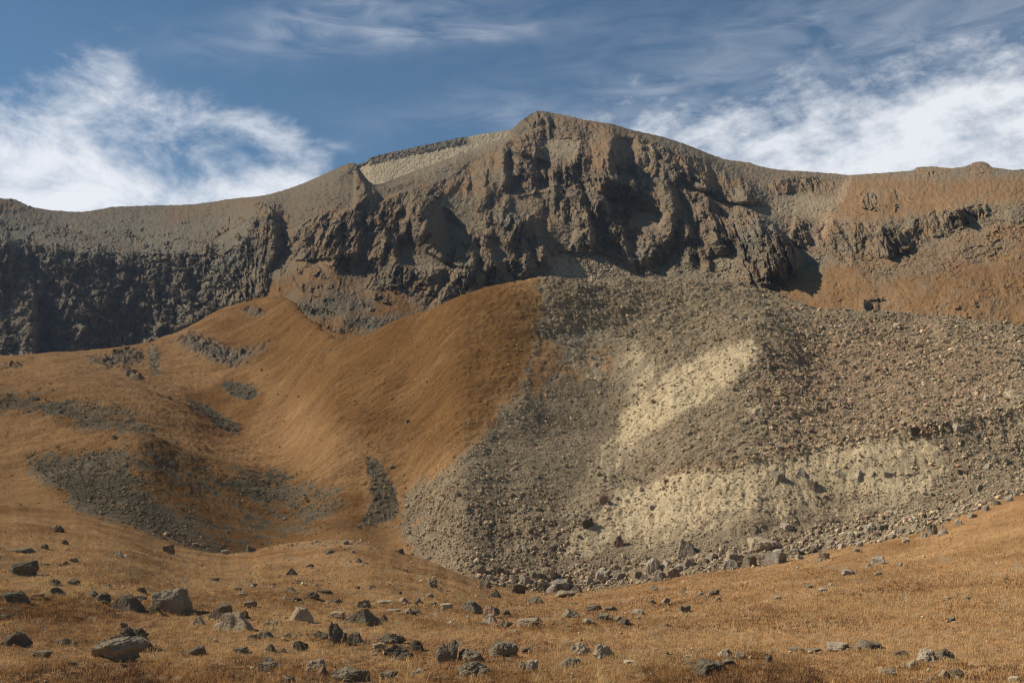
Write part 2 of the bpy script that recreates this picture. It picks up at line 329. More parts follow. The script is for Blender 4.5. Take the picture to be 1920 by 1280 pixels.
GC.put('straw', 1, [(700, 1185), (1920, 1188), (1940, 1216), (1300, 1212), (900, 1202), (700, 1202)], 12); GC.put('straw', 1, [(1440, 1112), (1700, 1118), (1770, 1150), (1500, 1165), (1430, 1130)], 14)
GC.put('straw', .9, [(-60, 1078), (120, 1080), (100, 1108), (-60, 1105)], 10); GC.put('straw', .9, [(320, 1058), (490, 1062), (480, 1085), (330, 1078)], 10); GC.put('straw', .7, [(1650, 1180), (1940, 1150), (1940, 1240), (1700, 1240)], 24)
GC.put('brush', 1, [(1220, 1225), (1500, 1225), (1560, 1300), (1200, 1300)], 18); GC.put('brush', .8, [(1440, 1132), (1570, 1136), (1570, 1150), (1440, 1148)], 8); GC.put('brush', .9, [(-60, 1108), (160, 1115), (250, 1160), (100, 1168), (-60, 1152)], 14)
GC.put('brush', .8, [(580, 1190), (820, 1205), (800, 1238), (600, 1215)], 12); GC.put('brush', .7, [(850, 1240), (1100, 1258), (1020, 1300), (780, 1290)], 16); GC.put('brush', .6, [(60, 1230), (330, 1240), (300, 1300), (20, 1300)], 20)
GC.put('brush', .6, [(780, 1165), (1040, 1172), (1000, 1186), (800, 1182)], 10)
GC.put('grass', .75, [(480, 1010), (560, 1012), (680, 1008), (690, 1022), (560, 1030)], 8)
for pg_ in ([(545, 560), (640, 545), (700, 560), (690, 585), (600, 600), (560, 590)], [(640, 600), (720, 590), (800, 590), (790, 606), (700, 620), (650, 618)], [(620, 480), (760, 500), (800, 540), (640, 540)]): NC.put('dark', 1, pg_, 10)
NC.put('dark', .45, [(1240, 240), (2240, 240), (2240, 480), (1540, 500), (1430, 420), (1300, 300)], 20); NC.put('dark', .2, [(700, 340), (960, 240), (960, 262), (760, 350)], 8)
for _k in ('tan', 'red', 'rock', 'green'): GC.ch(_k)

# ------------------------------------------------------------------ materials of the land
def land_material(name, unit, bump, dk=0.0):
    """grass, scree, soil and rock mixed by the masks stored on the mesh; unit = metres of the coarsest mottling"""
    m = bpy.data.materials.new(name); m.use_nodes = True; k = NT(m.node_tree); k.n.clear()
    at = k.new('ShaderNodeAttribute', attribute_name='cover'); cs = k.new('ShaderNodeSeparateColor'); k.l.new(at.outputs['Color'], cs.inputs[0])
    at2 = k.new('ShaderNodeAttribute', attribute_name='tint'); ts = k.new('ShaderNodeSeparateColor'); k.l.new(at2.outputs['Color'], ts.inputs[0])
    P = k.new('ShaderNodeTexCoord').outputs['Object']
    a, _ = k.noise(P, 1.0 / unit, 9, 0.62, 0.4); b, _ = k.noise(P, 5.0 / unit, 8, 0.65); c, _ = k.noise(P, 26.0 / unit, 5, 0.7); d, _ = k.noise(P, 110.0 / unit, 3, 0.7)
    A = k.ramp(a, .32, .68); B = k.ramp(b, .3, .7); C = k.ramp(c, .3, .7); D = k.ramp(d, .3, .7)
    scree = k.mix(B, (.19, .142, .089), (.29, .22, .136)); scree = k.mix(k.math('MULTIPLY', C, .6), scree, (.38, .29, .182)); scree = k.mix(k.math('MULTIPLY', D, .45), scree, (.07, .058, .045))
    grass = k.mix(A, (.25, .132, .058), (.39, .232, .105)); grass = k.mix(k.math('MULTIPLY', B, .55), grass, (.22, .115, .055))
    grass = k.mix(k.math('MULTIPLY', C, .5), grass, (.46, .285, .13)); grass = k.mix(k.math('MULTIPLY', D, .4), grass, (.15, .080, .040))
    tan = k.mix(B, (.57, .445, .268), (.46, .36, .22)); tan = k.mix(k.math('MULTIPLY', C, .5), tan, (.24, .185, .115))
    rock = k.mix(A, (.190, .145, .098), (.122, .106, .084)); rock = k.mix(k.math('MULTIPLY', B, .7), rock, (.245, .19, .125)); rock = k.mix(k.math('MULTIPLY', C, .55), rock, (.09, .073, .053))
    grass = k.mix(ts.outputs[2], grass, k.mix(1.0, grass, (.56, .50, .42), 'MULTIPLY'))
    col = k.mix(cs.outputs[0], scree, grass)
    scree_dark = k.math('MULTIPLY', ts.outputs[2], k.math('SUBTRACT', 1.0, cs.outputs[0]))
    col = k.mix(k.math('MULTIPLY', scree_dark, dk), col, (.075, .064, .045))
    col = k.mix(k.math('MULTIPLY', ts.outputs[0], k.math('ADD', .55, k.math('MULTIPLY', B, .45))), col, (.26, .135, .078))
    col = k.mix(cs.outputs[1], col, tan)
    col = k.mix(cs.outputs[2], col, rock)
    col = k.mix(k.math('MULTIPLY', ts.outputs[1], k.math('ADD', .3, k.math('MULTIPLY', A, .6))), col, (.195, .182, .140))
    bs = k.new('ShaderNodeBsdfDiffuse'); k.l.new(col, bs.inputs['Color']); bs.inputs['Roughness'].default_value = 0.6
    bm = k.new('ShaderNodeBump'); bm.inputs['Strength'].default_value = 0.7; bm.inputs['Distance'].default_value = bump
    h = k.math('ADD', k.math('MULTIPLY', c, 0.7), k.math('MULTIPLY', d, 0.35)); k.l.new(h, bm.inputs['Height']); k.l.new(bm.outputs[0], bs.inputs['Normal'])
    o = k.new('ShaderNodeOutputMaterial'); k.l.new(bs.outputs[0], o.inputs[0])
    return m

def mesh_object(name, verts, faces, mat=None, smooth=False, sizes=None):
    """verts (n,3); faces (m,k) array, or flat loop list with sizes"""
    me = bpy.data.meshes.new(name); v = np.ascontiguousarray(verts, np.float32)
    f = np.ascontiguousarray(faces, np.int32)
    n = len(f) if sizes is None else len(sizes); kk = f.shape[1] if sizes is None else 0
    me.vertices.add(len(v)); me.vertices.foreach_set('co', v.ravel())
    me.loops.add(f.size); me.loops.foreach_set('vertex_index', f.ravel())
    me.polygons.add(n)
    st = np.arange(n, dtype=np.int32) * kk if sizes is None else np.concatenate([[0], np.cumsum(sizes)[:-1]]).astype(np.int32)
    me.polygons.foreach_set('loop_start', st)
    me.update(calc_edges=True); me.validate()
    me.polygons.foreach_set('use_smooth', np.full(len(me.polygons), smooth))
    if mat: me.materials.append(mat)
    o = bpy.data.objects.new(name, me); COL.objects.link(o)
    return o
def point_colour(o, name, rgb):
    a = o.data.attributes.new(name, 'FLOAT_COLOR', 'POINT')
    c = np.ones((len(o.data.vertices), 4), np.float32); c[:, :rgb.shape[1]] = rgb
    a.data.foreach_set('color', c.ravel())
def grid_faces(nr, nc):
    i = np.arange(nr * nc).reshape(nr, nc)
    return np.stack([i[:-1, :-1], i[:-1, 1:], i[1:, 1:], i[1:, :-1]], -1).reshape(-1, 4)   # rows go away from the viewer
def cover_attrs(o, cov, x, y, fray=None, tan=None, dark=None):
    gr = cov.at('grass', x, y)
    if fray is not None: gr = np.where((gr > .01) & (gr < .99), sstep(.36, .64, gr + .8 * fray), gr)      # tufts among the stones at every border
    g = np.stack([gr, cov.at('tan', x, y) if tan is None else tan, cov.at('rock', x, y)], -1).reshape(-1, 3)
    t = np.stack([cov.at('red', x, y), cov.at('green', x, y), cov.at('dark', x, y) if dark is None else dark], -1).reshape(-1, 3)
    point_colour(o, 'cover', g); point_colour(o, 'tint', t)
def struct(o): o['kind'] = 'structure'; return o

# ------------------------------------------------------------------ meadow (foreground ground)
GXS = [-900, -400, 0, 300, 600, 900, 1200, 1500, 1920, 2300, 2900]
GYD = {40: [1060, 1090, 1120, 1150, 1170, 1185, 1182, 1165, 1125, 1090, 1050],
       70: [930, 985, 1022, 1065, 1088, 1122, 1120, 1085, 1012, 960, 900],
       105: [880, 915, 957, 1016, 1028, 1090, 1093, 1052, 932, 880, 820],
       145: [840, 880, 925, 985, 1000, 1066, 1074, 1034, 885, 830, 780]}
gcols = np.concatenate([np.linspace(-2600, -330, 60)[:-1], np.linspace(-330, 2250, 1500), np.linspace(2250, 4500, 60)[1:]])
gD = np.concatenate([np.geomspace(0.6, 14, 50)[:-1], 1 / np.linspace(1 / 14, 1 / 175, 640)])
ctrlD = [0.6, 3, 22, 40, 70, 105, 145, 175]
def gz(v, D): return (HY - np.asarray(v, float)) / F * D
zr = [np.full(11, -1.75), np.full(11, -1.85), np.full(11, gz(1284, 22))] + [gz(GYD[d], d) for d in (40, 70, 105, 145)]
zr.append(zr[-1] + 0.6 * (zr[-1] - zr[-2]))
zc = pchip(GXS, np.array(zr).T, gcols)                      # (ncol, nctrl)
gZ = pchip(ctrlD, zc.T, gD)                                 # (nrow, ncol)
GX = (gcols[None] - 960) / F * gD[:, None]; GYY = np.repeat(gD[:, None], len(gcols), 1)
near = sstep(4, 25, GYY)
gZ = gZ + near * (0.55 * fbm(GX / 17, GYY / 17, 4, 0.5, 1) + 0.16 * fbm(GX / 3.2, GYY / 3.2, 3, 0.55, 2))
gZ += near * (GYY < 95) * .13 * np.clip(fbm(GX / 1.5, GYY / 1.5, 3, .6, 6) + .1, -.3, 1)      # tussocks
gZ += near * 0.06 * fbm(GX / 0.55, GYY / 0.55, 2, 0.6, 4) * (GYY < 90)
def hump(xi, D0, wx, wd, h):
    x0 = (xi - 960) / F * D0
    return h * np.exp(-((GX - x0) / wx) ** 2 - ((GYY - D0) / wd) ** 2)
gZ += hump(200, 63, 3.6, 4.0, .9) + hump(530, 56, 2.4, 3.0, .5) + hump(1090, 40, 4, 2.5, .35)
GYI = HY - gZ * F / GYY
M_land_near = land_material('meadow_turf', 6.0, 0.10)

# ------------------------------------------------------------------ middle ground: grass hill, moraine, knolls
MT = {  # photo column: (toe row, then (row, distance) of six ridges and dips, then the crest)
    -400: (930, (800, 150), (805, 165), (715, 215), (712, 235), (690, 270), (668, 300)),
    0: (945, (832, 150), (839, 163), (722, 215), (723, 232), (695, 265), (668, 300)),
    130: (960, (816, 148), (826, 163), (712, 215), (715, 232), (680, 265), (660, 300)),
    250: (995, (811, 144), (824, 160), (729, 212), (732, 228), (690, 265), (649, 310)),
    340: (1025, (833, 150), (839, 162), (757, 214), (756, 228), (680, 275), (620, 340)),
    430: (1040, (863, 155), (861, 166), (802, 210), (785, 222), (660, 280), (577, 362)),
    520: (1020, (890, 155), (872, 166), (820, 196), (780, 210), (650, 265), (556, 335)),
    640: (1010, (905, 138), (870, 146), (800, 161), (770, 169), (700, 191), (640, 222)),
    760: (1035, (930, 132.6), (870, 141), (800, 152), (750, 162), (680, 177), (598, 202)),
    880: (1082, (950, 118), (880, 126), (810, 135.5), (750, 145), (650, 163), (552, 188)),
    960: (1104, (960, 119), (880, 128), (810, 138), (750, 145.5), (640, 163.5), (528, 188.5)),
    1050: (1110, (960, 120), (885, 130), (810, 142), (740, 151), (640, 168), (526, 192)),
    1150: (1100, (960, 120), (885, 131), (810, 144), (740, 154), (640, 174), (526, 199)),
    1300: (1076, (960, 114), (880, 121), (800, 132), (730, 146), (630, 174), (528, 214)),
    1420: (1060, (950, 112), (862, 118), (780, 130), (700, 147), (640, 162), (547, 218)),
    1550: (1032, (950, 112), (840, 119), (780, 134), (700, 156), (640, 176), (584, 196)),
    1700: (1005, (920, 111), (815, 118), (760, 133), (690, 154), (635, 174), (591, 191)),
    1850: (948, (880, 112), (788, 120), (740, 132), (680, 149), (640, 164), (600, 180)),
    1920: (925, (862, 113), (775, 121), (730, 133), (680, 148), (645, 161), (608, 178)),
    2300: (850, (815, 120), (750, 130), (710, 142), (680, 154), (655, 164), (630, 176)),
    2700: (800, (780, 125), (730, 135), (700, 147), (680, 158), (660, 168), (640, 180))}
mxs = sorted(MT)
mcols = np.concatenate([np.linspace(-400, -310, 12)[:-1], np.linspace(-310, 2240, 1560), np.linspace(2240, 2700, 40)[1:]])
toe_y = pchip(mxs, [MT[x][0] for x in mxs], mcols)
pts = pchip(mxs, np.array([[c for p in MT[x][1:] for c in p] for x in mxs], float), mcols).reshape(len(mcols), 6, 2)
toe_y = np.convolve(np.pad(toe_y, 25, 'edge'), np.ones(51) / 51, 'valid')
tsl = pchip([-400, 0, 130, 250, 340, 430, 520, 640, 760, 880, 1050, 1300, 1500, 1700, 1920, 2300, 2700],
            [.2, .25, .3, .36, .3, .25, .25, .35, .5, .52, .5, .5, .5, .5, .5, .45, .4], mcols)
_t1 = gz(toe_y, 1.0)
toe_D = (gz(pts[:, 0, 0], pts[:, 0, 1]) - tsl * pts[:, 0, 1]) / (_t1 - tsl)
toe_D = np.convolve(np.pad(toe_D, 30, 'edge'), np.ones(61) / 61, 'valid'); toe_z = _t1 * toe_D
# let the meadow run out exactly at the foot of the slope
gt_D = np.interp(gcols, mcols, toe_D); gt_z = np.interp(gcols, mcols, toe_z)
r_ = np.clip(np.searchsorted(gD, gt_D), 1, len(gD) - 1); ar_ = np.arange(len(gcols))
f_ = (gt_D - gD[r_ - 1]) / (gD[r_] - gD[r_ - 1])
dlt = gt_z - (gZ[r_ - 1, ar_] * (1 - f_) + gZ[r_, ar_] * f_)
gZ += dlt[None] * sstep(0, 1, (GYY - 40) / (gt_D[None] - 40))
GYI = HY - gZ * F / GYY
cD = [toe_D - 6, toe_D] + [pts[:, i, 1] for i in range(6)]
cz = [toe_z - 1.6, toe_z + 0.02] + [gz(pts[:, i, 0], pts[:, i, 1]) for i in range(6)]
crD, crz = cD[-1], cz[-1]
for dD, dz in ((25, -6), (90, -22), (200, -40)):
    cD.append(crD + dD); cz.append(crz + dz)
cD = np.array(cD); cz = np.array(cz)                         # (nctrl, ncol)
# rows: share them out by how tall each stretch is in the picture
knots = np.arange(len(cD)); weight = np.array([14, 90, 85, 75, 95, 75, 110, 130, 14, 8, 6])[:len(cD) - 1]
weight = np.array([14, 120, 80, 90, 90, 100, 130, 12, 10, 8])
tt = np.concatenate([np.linspace(i, i + 1, wgt, endpoint=False) for i, wgt in enumerate(weight)] + [[len(weight)]])
mD = pchip(knots, cD, tt); mZ = pchip(knots, cz, tt)
# soften the kinks along each profile a little
for _ in range(10):
    mD[1:-1] = .25 * mD[:-2] + .5 * mD[1:-1] + .25 * mD[2:]; mZ[1:-1] = .25 * mZ[:-2] + .5 * mZ[1:-1] + .25 * mZ[2:]
MX = (mcols[None] - 960) / F * mD
mYI = HY - mZ * F / mD
mG, mT, mR = (MC.at(k_, mcols[None] + 0 * mYI, mYI) for k_ in ('grass', 'tan', 'rock'))
_xi = mcols[None] + 0 * mYI; _sw = sstep(870, 830, mYI - .12 * (_xi - 1440))
_ac = _sw * (.66 * _xi + .75 * mYI) + (1 - _sw) * (.97 * _xi + .22 * mYI); _al = _sw * (-.75 * _xi + .66 * mYI) + (1 - _sw) * (-.22 * _xi + .97 * mYI)
streak = fbm(_ac / 9, _al / 70, 5, .62, 161) + .7 * fbm(_ac / 40, _al / 60, 3, .6, 162)
mTf = np.where(mT > .01, sstep(.30, .75, mT + .75 * streak * np.minimum(1, 3 * mT)), 0)     # pale dust trailing downhill
mTf = np.maximum(mTf, .5 * mT * _sw)
mTf = np.maximum(mTf, .82 * mT * (1 - _sw))
scr = np.clip(1 - mG, 0, 1) * (1 - mT) * (1 - .65 * MC.at('fine', mcols[None] + 0 * mYI, mYI))
far_ = sstep(0, 1, tt)[:, None]
dz = 1.1 * fbm(MX / 26, mD / 26, 3, .5, 11) + 0.45 * fbm(MX / 8, mD / 8, 3, .5, 12)
dz += scr * (.38 * facets(MX / 1.9 + fbm(MX / 3, mD / 3, 2, .5, 3), mD / 1.9, .9, 2) * .5 + .22 * facets(MX / .8, mD / .8, 1, 5) + .9 * fbm(MX / 5, mD / 5, 3, .6, 21))
dz += mG * (.45 * fbm(MX / 5.5, mD / 3.2, 4, .6, 29) + .16 * fbm(MX / 1.6, mD / 1.2, 3, .6, 31) + .10 * facets(MX / .9, mD / .9, 1, 9))
dz += (1.0 * np.exp(-((tt - 3.02) / .11) ** 2))[:, None] * sstep(1230, 1420, mcols)[None] * (1 + .8 * fbm(MX / 5, mD / 5, 3, .6, 44))      # rubble lip above the wall
# gullied tan wall: furrows running down the slope
dz += mT * (.26 * ridged(MX / 2.2 + .6 * fbm(MX / 6, mD / 6, 2), mD / 30, 3, .55, 41) + .16 * facets(MX / .9, mD / .9, 1.0, 13) + .35 * fbm(MX / 2.5, mD / 4, 4, .65, 14))
dz += mR * (1.0 * ridged(MX / 7, mD / 9, 3, .5, 17) + 1.0 * facets(MX / 2.2, mD / 2.6, 1.2, 19) + .5 * facets(MX / .9, mD / .9, 1.2, 23))
mZ = mZ + dz * (.15 + .85 * sstep(1, 2, tt))[:, None]
mYI = HY - mZ * F / mD

def surface_hit(x, y):
    """where the photo's pixel (x, y) meets the ground: returns world point"""
    i = int(np.clip(np.searchsorted(gcols, x), 0, len(gcols) - 1)); m = int(np.clip(np.searchsorted(mcols, x), 0, len(mcols) - 1))
    g_ok = gD < toe_D[m] + 1
    r = np.nonzero((GYI[:, i] <= y) & g_ok & (gD > 10))[0]
    if len(r): D, z = gD[r[0]], gZ[r[0], i]
    else:
        r = np.nonzero((mYI[:, m] <= y) & (tt > .9))[0]
        r = r[0] if len(r) else len(tt) - 40
        D, z = mD[r, m], mZ[r, m]
    return Vector(((x - 960) / F * D, D, z + ZC)), D

gv = np.stack([GX, GYY, gZ + ZC], -1)
# sheet behind the viewer and out to the horizon, joined under the meadow
meadow = mesh_object('meadow', gv.reshape(-1, 3), grid_faces(*GX.shape), M_land_near, True)
cover_attrs(meadow, GC, gcols[None] + 0 * GYI, GYI, dark=np.clip(.1 + .9 * GC.at('brush', gcols[None] + 0 * GYI, GYI) - .5 * GC.at('straw', gcols[None] + 0 * GYI, GYI) + 1.5 * fbm(GX / 7, GYY / 9, 5, .62, 171) + .25 * sstep(70, 120, GYY), 0, 1)); struct(meadow)
M_mid = land_material('hillside_cover', 14.0, 0.25, .92)
_dk = np.clip(MC.at('dark', mcols[None] + 0 * mYI, mYI) * (1.0 + .8 * fbm(MX / 16, mD / 7, 5, .62, 191)) + .4 * fbm(MX / 3.5, mD / 1.8, 4, .65, 192) - .35 * np.clip(fbm(MX / 20, mD / 9, 4, .6, 193), 0, 1), 0, 1)
_dk = np.where(_xi > 745, _dk * mG, _dk)
hill = mesh_object('moraine_hillside', np.stack([MX, mD, mZ + ZC], -1).reshape(-1, 3), grid_faces(*MX.shape), M_mid, True)
cover_attrs(hill, MC, mcols[None] + 0 * mYI, mYI, tan=mTf, dark=_dk, fray=fbm(MX / 2.2, mD / 2.2, 4, .7, 141) + .6 * fbm(MX / 9, mD / 9, 3, .6, 142)); struct(hill)
pl = np.array([(-2500, -800, -32), (2500, -800, -32), (2500, 2500, -32), (-2500, 2500, -32)], float)
plain = mesh_object('valley_ground', pl, [[0, 1, 2, 3]], M_mid); struct(plain)
point_colour(plain, 'cover', np.tile([[.8, 0, 0]], (4, 1))); point_colour(plain, 'tint', np.zeros((4, 3)))

# ------------------------------------------------------------------ mountain
SKY = [(-400, 368), (-200, 362), (0, 372), (25, 373), (50, 384), (75, 391), (110, 395), (150, 397), (190, 392), (210, 388), (260, 386), (300, 385), (345, 384), (400, 378), (440, 372),
       (490, 367), (530, 357), (560, 347), (600, 330), (640, 312), (655, 306), (668, 307), (675, 318), (690, 338), (705, 346), (740, 335), (800, 312), (860, 290), (920, 268), (950, 254),
       (965, 238), (975, 228), (990, 218), (1005, 210), (1015, 208), (1030, 211), (1060, 216), (1100, 225), (1123, 229), (1150, 233), (1170, 240), (1200, 247), (1240, 256), (1275, 267),
       (1310, 280), (1340, 292), (1365, 300), (1400, 304), (1430, 313), (1470, 319), (1520, 322), (1570, 326), (1590, 328), (1640, 325), (1680, 322), (1712, 319), (1720, 314), (1750, 312),
       (1780, 315), (1812, 312), (1825, 305), (1840, 303), (1852, 307), (1862, 314), (1880, 316), (1900, 319), (1920, 317), (2100, 330), (2300, 350)]
NTB = {-400: ((760, 760), (680, 800), (560, 850), (450, 900), 1150), 0: ((760, 740), (670, 780), (560, 820), (455, 880), 1150), 250: ((740, 740), (645, 770), (560, 810), (470, 860), 1150),
       400: ((680, 640), (595, 680), (530, 740), (460, 810), 1100), 500: ((640, 480), (545, 580), (490, 690), (400, 800), 1020), 600: ((690, 330), (600, 420), (480, 640), (410, 720), 960),
       700: ((690, 300), (600, 420), (500, 620), (400, 740), 900), 800: ((660, 340), (570, 500), (480, 640), (380, 770), 960), 900: ((620, 400), (545, 580), (440, 700), (330, 850), 980),
       1000: ((580, 500), (525, 640), (420, 720), (300, 850), 1000), 1130: ((580, 520), (525, 650), (420, 730), (280, 850), 950), 1240: ((580, 520), (520, 640), (410, 720), (300, 830), 960),
       1340: ((580, 500), (510, 610), (420, 690), (350, 790), 960), 1420: ((610, 420), (540, 540), (430, 640), (370, 760), 940), 1500: ((640, 380), (520, 540), (440, 640), (390, 720), 920),
       1600: ((660, 340), (490, 540), (420, 620), (375, 700), 900), 1750: ((660, 330), (470, 520), (400, 600), (360, 680), 850), 1920: ((660, 320), (420, 540), (380, 600), (350, 660), 800),
       2300: ((680, 320), (430, 520), (400, 580), (375, 640), 780)}
nxs = sorted(NTB)
ncols = np.concatenate([np.linspace(-400, -300, 20)[:-1], np.linspace(-300, 2220, 1750), np.linspace(2220, 2300, 12)[1:]])
nk = pchip(nxs, np.array([[v for p in NTB[x][:4] for v in p] + [NTB[x][4]] for x in nxs], float), ncols)
sky_y = pchip([a_ for a_, _ in SKY], [b_ for _, b_ in SKY], ncols)
ky = np.stack([nk[:, 0], nk[:, 2], nk[:, 4], nk[:, 6], sky_y], 0); kD = np.stack([nk[:, 1], nk[:, 3], nk[:, 5], nk[:, 7], nk[:, 8]], 0)
ky[3] = np.maximum(ky[3], ky[4] + 12); ky[2] = np.maximum(ky[2], ky[3] + 12)
NR = 620
vv = np.linspace(0, 1, NR)
nY = ky[0] + (ky[4] - ky[0]) * vv[:, None]
# distance along each column: piecewise linear in row, then smoothed both ways
nD = np.empty_like(nY)
kyd = ky.copy(); kyd[4] = np.convolve(np.pad(ky[4], 60, 'edge'), np.hanning(121) / np.hanning(121).sum(), 'valid') - 2
for c in range(len(ncols)): nD[:, c] = np.interp(-nY[:, c], -kyd[:, c], kD[:, c])
def smooth(a, n, axis):
    kern = np.hanning(2 * n + 3)[1:-1]; kern /= kern.sum()
    pad = [(0, 0), (0, 0)]; pad[axis] = (n, n)
    p = np.pad(a, pad, 'reflect', reflect_type='odd'); o = 0
    for i, kv in enumerate(kern): o = o + kv * (p[i:i + a.shape[0]] if axis == 0 else p[:, i:i + a.shape[1]])
    return o
nD = smooth(nD, 24, 0)
nXI = ncols[None] + 0 * nY
def rib(pl_, A, wl, wr):
    """a buttress along a polyline: gentle towards the left, steep on its right"""
    p = np.array(pl_, float); X = nXI + wxr; Y = nY + wyr
    x0, x1 = p[:, 0].min() - 3 * wl, p[:, 0].max() + 3 * wl + 20; y0, y1 = p[:, 1].min() - 2 * wl, p[:, 1].max() + 2 * wl
    c0, c1 = np.searchsorted(ncols, [x0, x1])
    X = X[:, c0:c1]; Y = Y[:, c0:c1]
    bd = np.full(X.shape, 1e9); sg = np.zeros(X.shape)
    for a, b in zip(p[:-1], p[1:]):
        e = b - a; L = np.hypot(*e); t = np.clip(((X - a[0]) * e[0] + (Y - a[1]) * e[1]) / L ** 2, 0, 1)
        dx, dy = X - a[0] - t * e[0], Y - a[1] - t * e[1]; d = np.hypot(dx, dy)
        side = (e[1] * (X - a[0]) - e[0] * (Y - a[1])) / L        # > 0 on the right of a line drawn downwards
        m = d < bd; bd = np.where(m, d, bd); sg = np.where(m, side, sg)
    tl = np.clip((Y - p[0, 1]) / max(8, p[-1, 1] - p[0, 1]), 0, 1)
    q_ = .5 + .5 * np.clip(sg / np.maximum(bd, 1e-6), -1, 1)
    h = np.clip(1 - bd / (1.7 * wl * (1 - q_) + 1.9 * wr * q_), 0, 1) * (.5 + .5 * np.clip(tl / .45, 0, 1))
    np.maximum(buf[:, c0:c1], GAIN * A * h, out=buf[:, c0:c1])
def alcove(poly, A, soft):
    m = poly_mask(poly, soft, .5)
    tmp = Cover(); tmp.c['a'] = m; prot[:] -= 1.3 * A * tmp.at('a', nXI, nY)
wxr = 10 * fbm(nXI / 34, nY / 34, 5, .68, 51); wyr = 10 * fbm(nXI / 34, nY / 34, 5, .68, 57)
prot = np.zeros_like(nY); buf = np.zeros_like(nY); GAIN = 1.65
for a_ in [
    ([(748, 340), (775, 365), (792, 395), (806, 425), (815, 465)], 48, 60, 17), ([(700, 375), (712, 410), (722, 445), (716, 478)], 22, 26, 9),
    ([(560, 415), (572, 445), (572, 482)], 16, 22, 8), ([(628, 405), (632, 440), (634, 478)], 18, 26, 9), ([(672, 400), (674, 440), (662, 484)], 22, 22, 10), ([(732, 440), (738, 470)], 20, 22, 12),
    ([(596, 410), (600, 470)], 9, 14, 6), ([(650, 405), (648, 470)], 9, 14, 6),
    ([(945, 272), (946, 335)], 22, 26, 10), ([(978, 258), (985, 310)], 16, 20, 8), ([(1030, 320), (1040, 365)], 14, 16, 8), ([(1075, 240), (1080, 270), (1078, 305)], 26, 28, 9),
    ([(1105, 285), (1112, 310), (1128, 335), (1130, 370)], 26, 24, 10), ([(1148, 232), (1150, 255), (1142, 290), (1138, 325), (1165, 350)], 40, 30, 20),
    ([(1192, 248), (1222, 272), (1230, 296), (1226, 325)], 24, 22, 8), ([(1236, 306), (1252, 350), (1262, 395), (1256, 440)], 34, 46, 12),
    ([(1230, 272), (1270, 290), (1310, 296), (1345, 327), (1402, 368)], 30, 50, 19),
    ([(1240, 380), (1250, 410), (1252, 445)], 18, 26, 9), ([(1212, 430), (1224, 455), (1220, 478)], 16, 24, 9), ([(1312, 400), (1290, 425), (1284, 455), (1292, 490)], 22, 34, 10),
    ([(1338, 412), (1344, 450)], 18, 22, 9), ([(1350, 450), (1356, 480)], 14, 20, 9), ([(1418, 398), (1442, 425), (1462, 455), (1484, 500)], 36, 60, 15), ([(1400, 430), (1408, 510)], 12, 18, 7),
    ([(1440, 460), (1446, 520)], 9, 12, 6), ([(880, 465), (886, 495), (896, 525)], 26, 34, 11), ([(926, 470), (934, 500), (944, 525)], 22, 24, 10), ([(982, 455), (988, 480), (990, 512)], 22, 26, 10),
    ([(1004, 440), (1022, 470), (1034, 495)], 18, 20, 9), ([(1092, 385), (1100, 410), (1110, 450)], 24, 30, 10), ([(1128, 370), (1134, 400)], 14, 18, 9), ([(918, 420), (924, 455)], 14, 20, 8),
    ([(905, 300), (912, 340), (908, 380)], 14, 22, 8), ([(870, 320), (878, 370)], 10, 20, 8), ([(945, 385), (985, 415), (1005, 435)], 16, 24, 9),
    ([(735, 500), (742, 532)], 12, 14, 8), ([(808, 500), (818, 535)], 14, 16, 9), ([(856, 500), (862, 545)], 12, 18, 8), ([(700, 520), (704, 550)], 7, 12, 7),
    ([(652, 306), (672, 330), (688, 362)], 30, 60, 10), ([(502, 385), (512, 420), (515, 475)], 26, 24, 8), ([(480, 400), (486, 440)], 10, 14, 7),
    ([(5, 425), (18, 470), (16, 515)], 32, 50, 7), ([(62, 540), (64, 600), (60, 700)], 46, 44, 10), ([(50, 510), (56, 540)], 16, 20, 8), ([(135, 505), (132, 560)], 14, 26, 9), ([(100, 470), (104, 500)], 10, 18, 7),
    ([(196, 500), (204, 535), (196, 570)], 24, 32, 10), ([(235, 470), (232, 520)], 14, 22, 8), ([(150, 555), (172, 600), (170, 640)], 18, 30, 10), ([(330, 490), (345, 540)], 12, 24, 9), ([(385, 480), (420, 510)], 14, 26, 10),
    ([(1552, 425), (1560, 480)], 8, 16, 7), ([(1600, 418), (1606, 470)], 8, 18, 7), ([(1650, 425), (1658, 475)], 9, 18, 7), ([(1690, 440), (1700, 465)], 8, 16, 6), ([(1745, 400), (1752, 440)], 6, 14, 6), ([(1800, 388), (1806, 420)], 6, 14, 6)]:
    rib(*a_)
# many lesser buttresses standing in the cliffs
prot += buf; buf = np.zeros_like(nY); GAIN = 1.4
rsr = np.random.RandomState(3); n_r = 0
while n_r < 700:
    x_, y_ = rsr.uniform(-250, 1860), rsr.uniform(230, 690)
    if NC.at('rock', np.array([x_]), np.array([y_]))[0] < .6: continue
    L_ = rsr.uniform(12, 62); sl = np.clip((x_ - 1030) / 420, -.75, .55) + rsr.normal(0, .2); k3 = rsr.uniform(.6, 1.25)
    rib([(x_ - sl * L_ * .5, y_ - L_ / 2), (x_ + rsr.normal(0, 2.5), y_), (x_ + sl * L_ * .5, y_ + L_ / 2)], (4 + .15 * L_) * k3, 4.5 + .17 * L_, 2.6 + .045 * L_); n_r += 1
prot += .8 * buf
alcove([(948, 285), (985, 292), (1030, 305), (1034, 350), (990, 366), (950, 362)], 24, 7)
alcove([(1152, 262), (1190, 258), (1192, 330), (1165, 342), (1148, 320)], 22, 6)
alcove([(66, 560), (98, 560), (102, 680), (66, 690)], 26, 8)
alcove([(806, 400), (850, 410), (905, 462), (880, 470), (820, 450)], 16, 8)
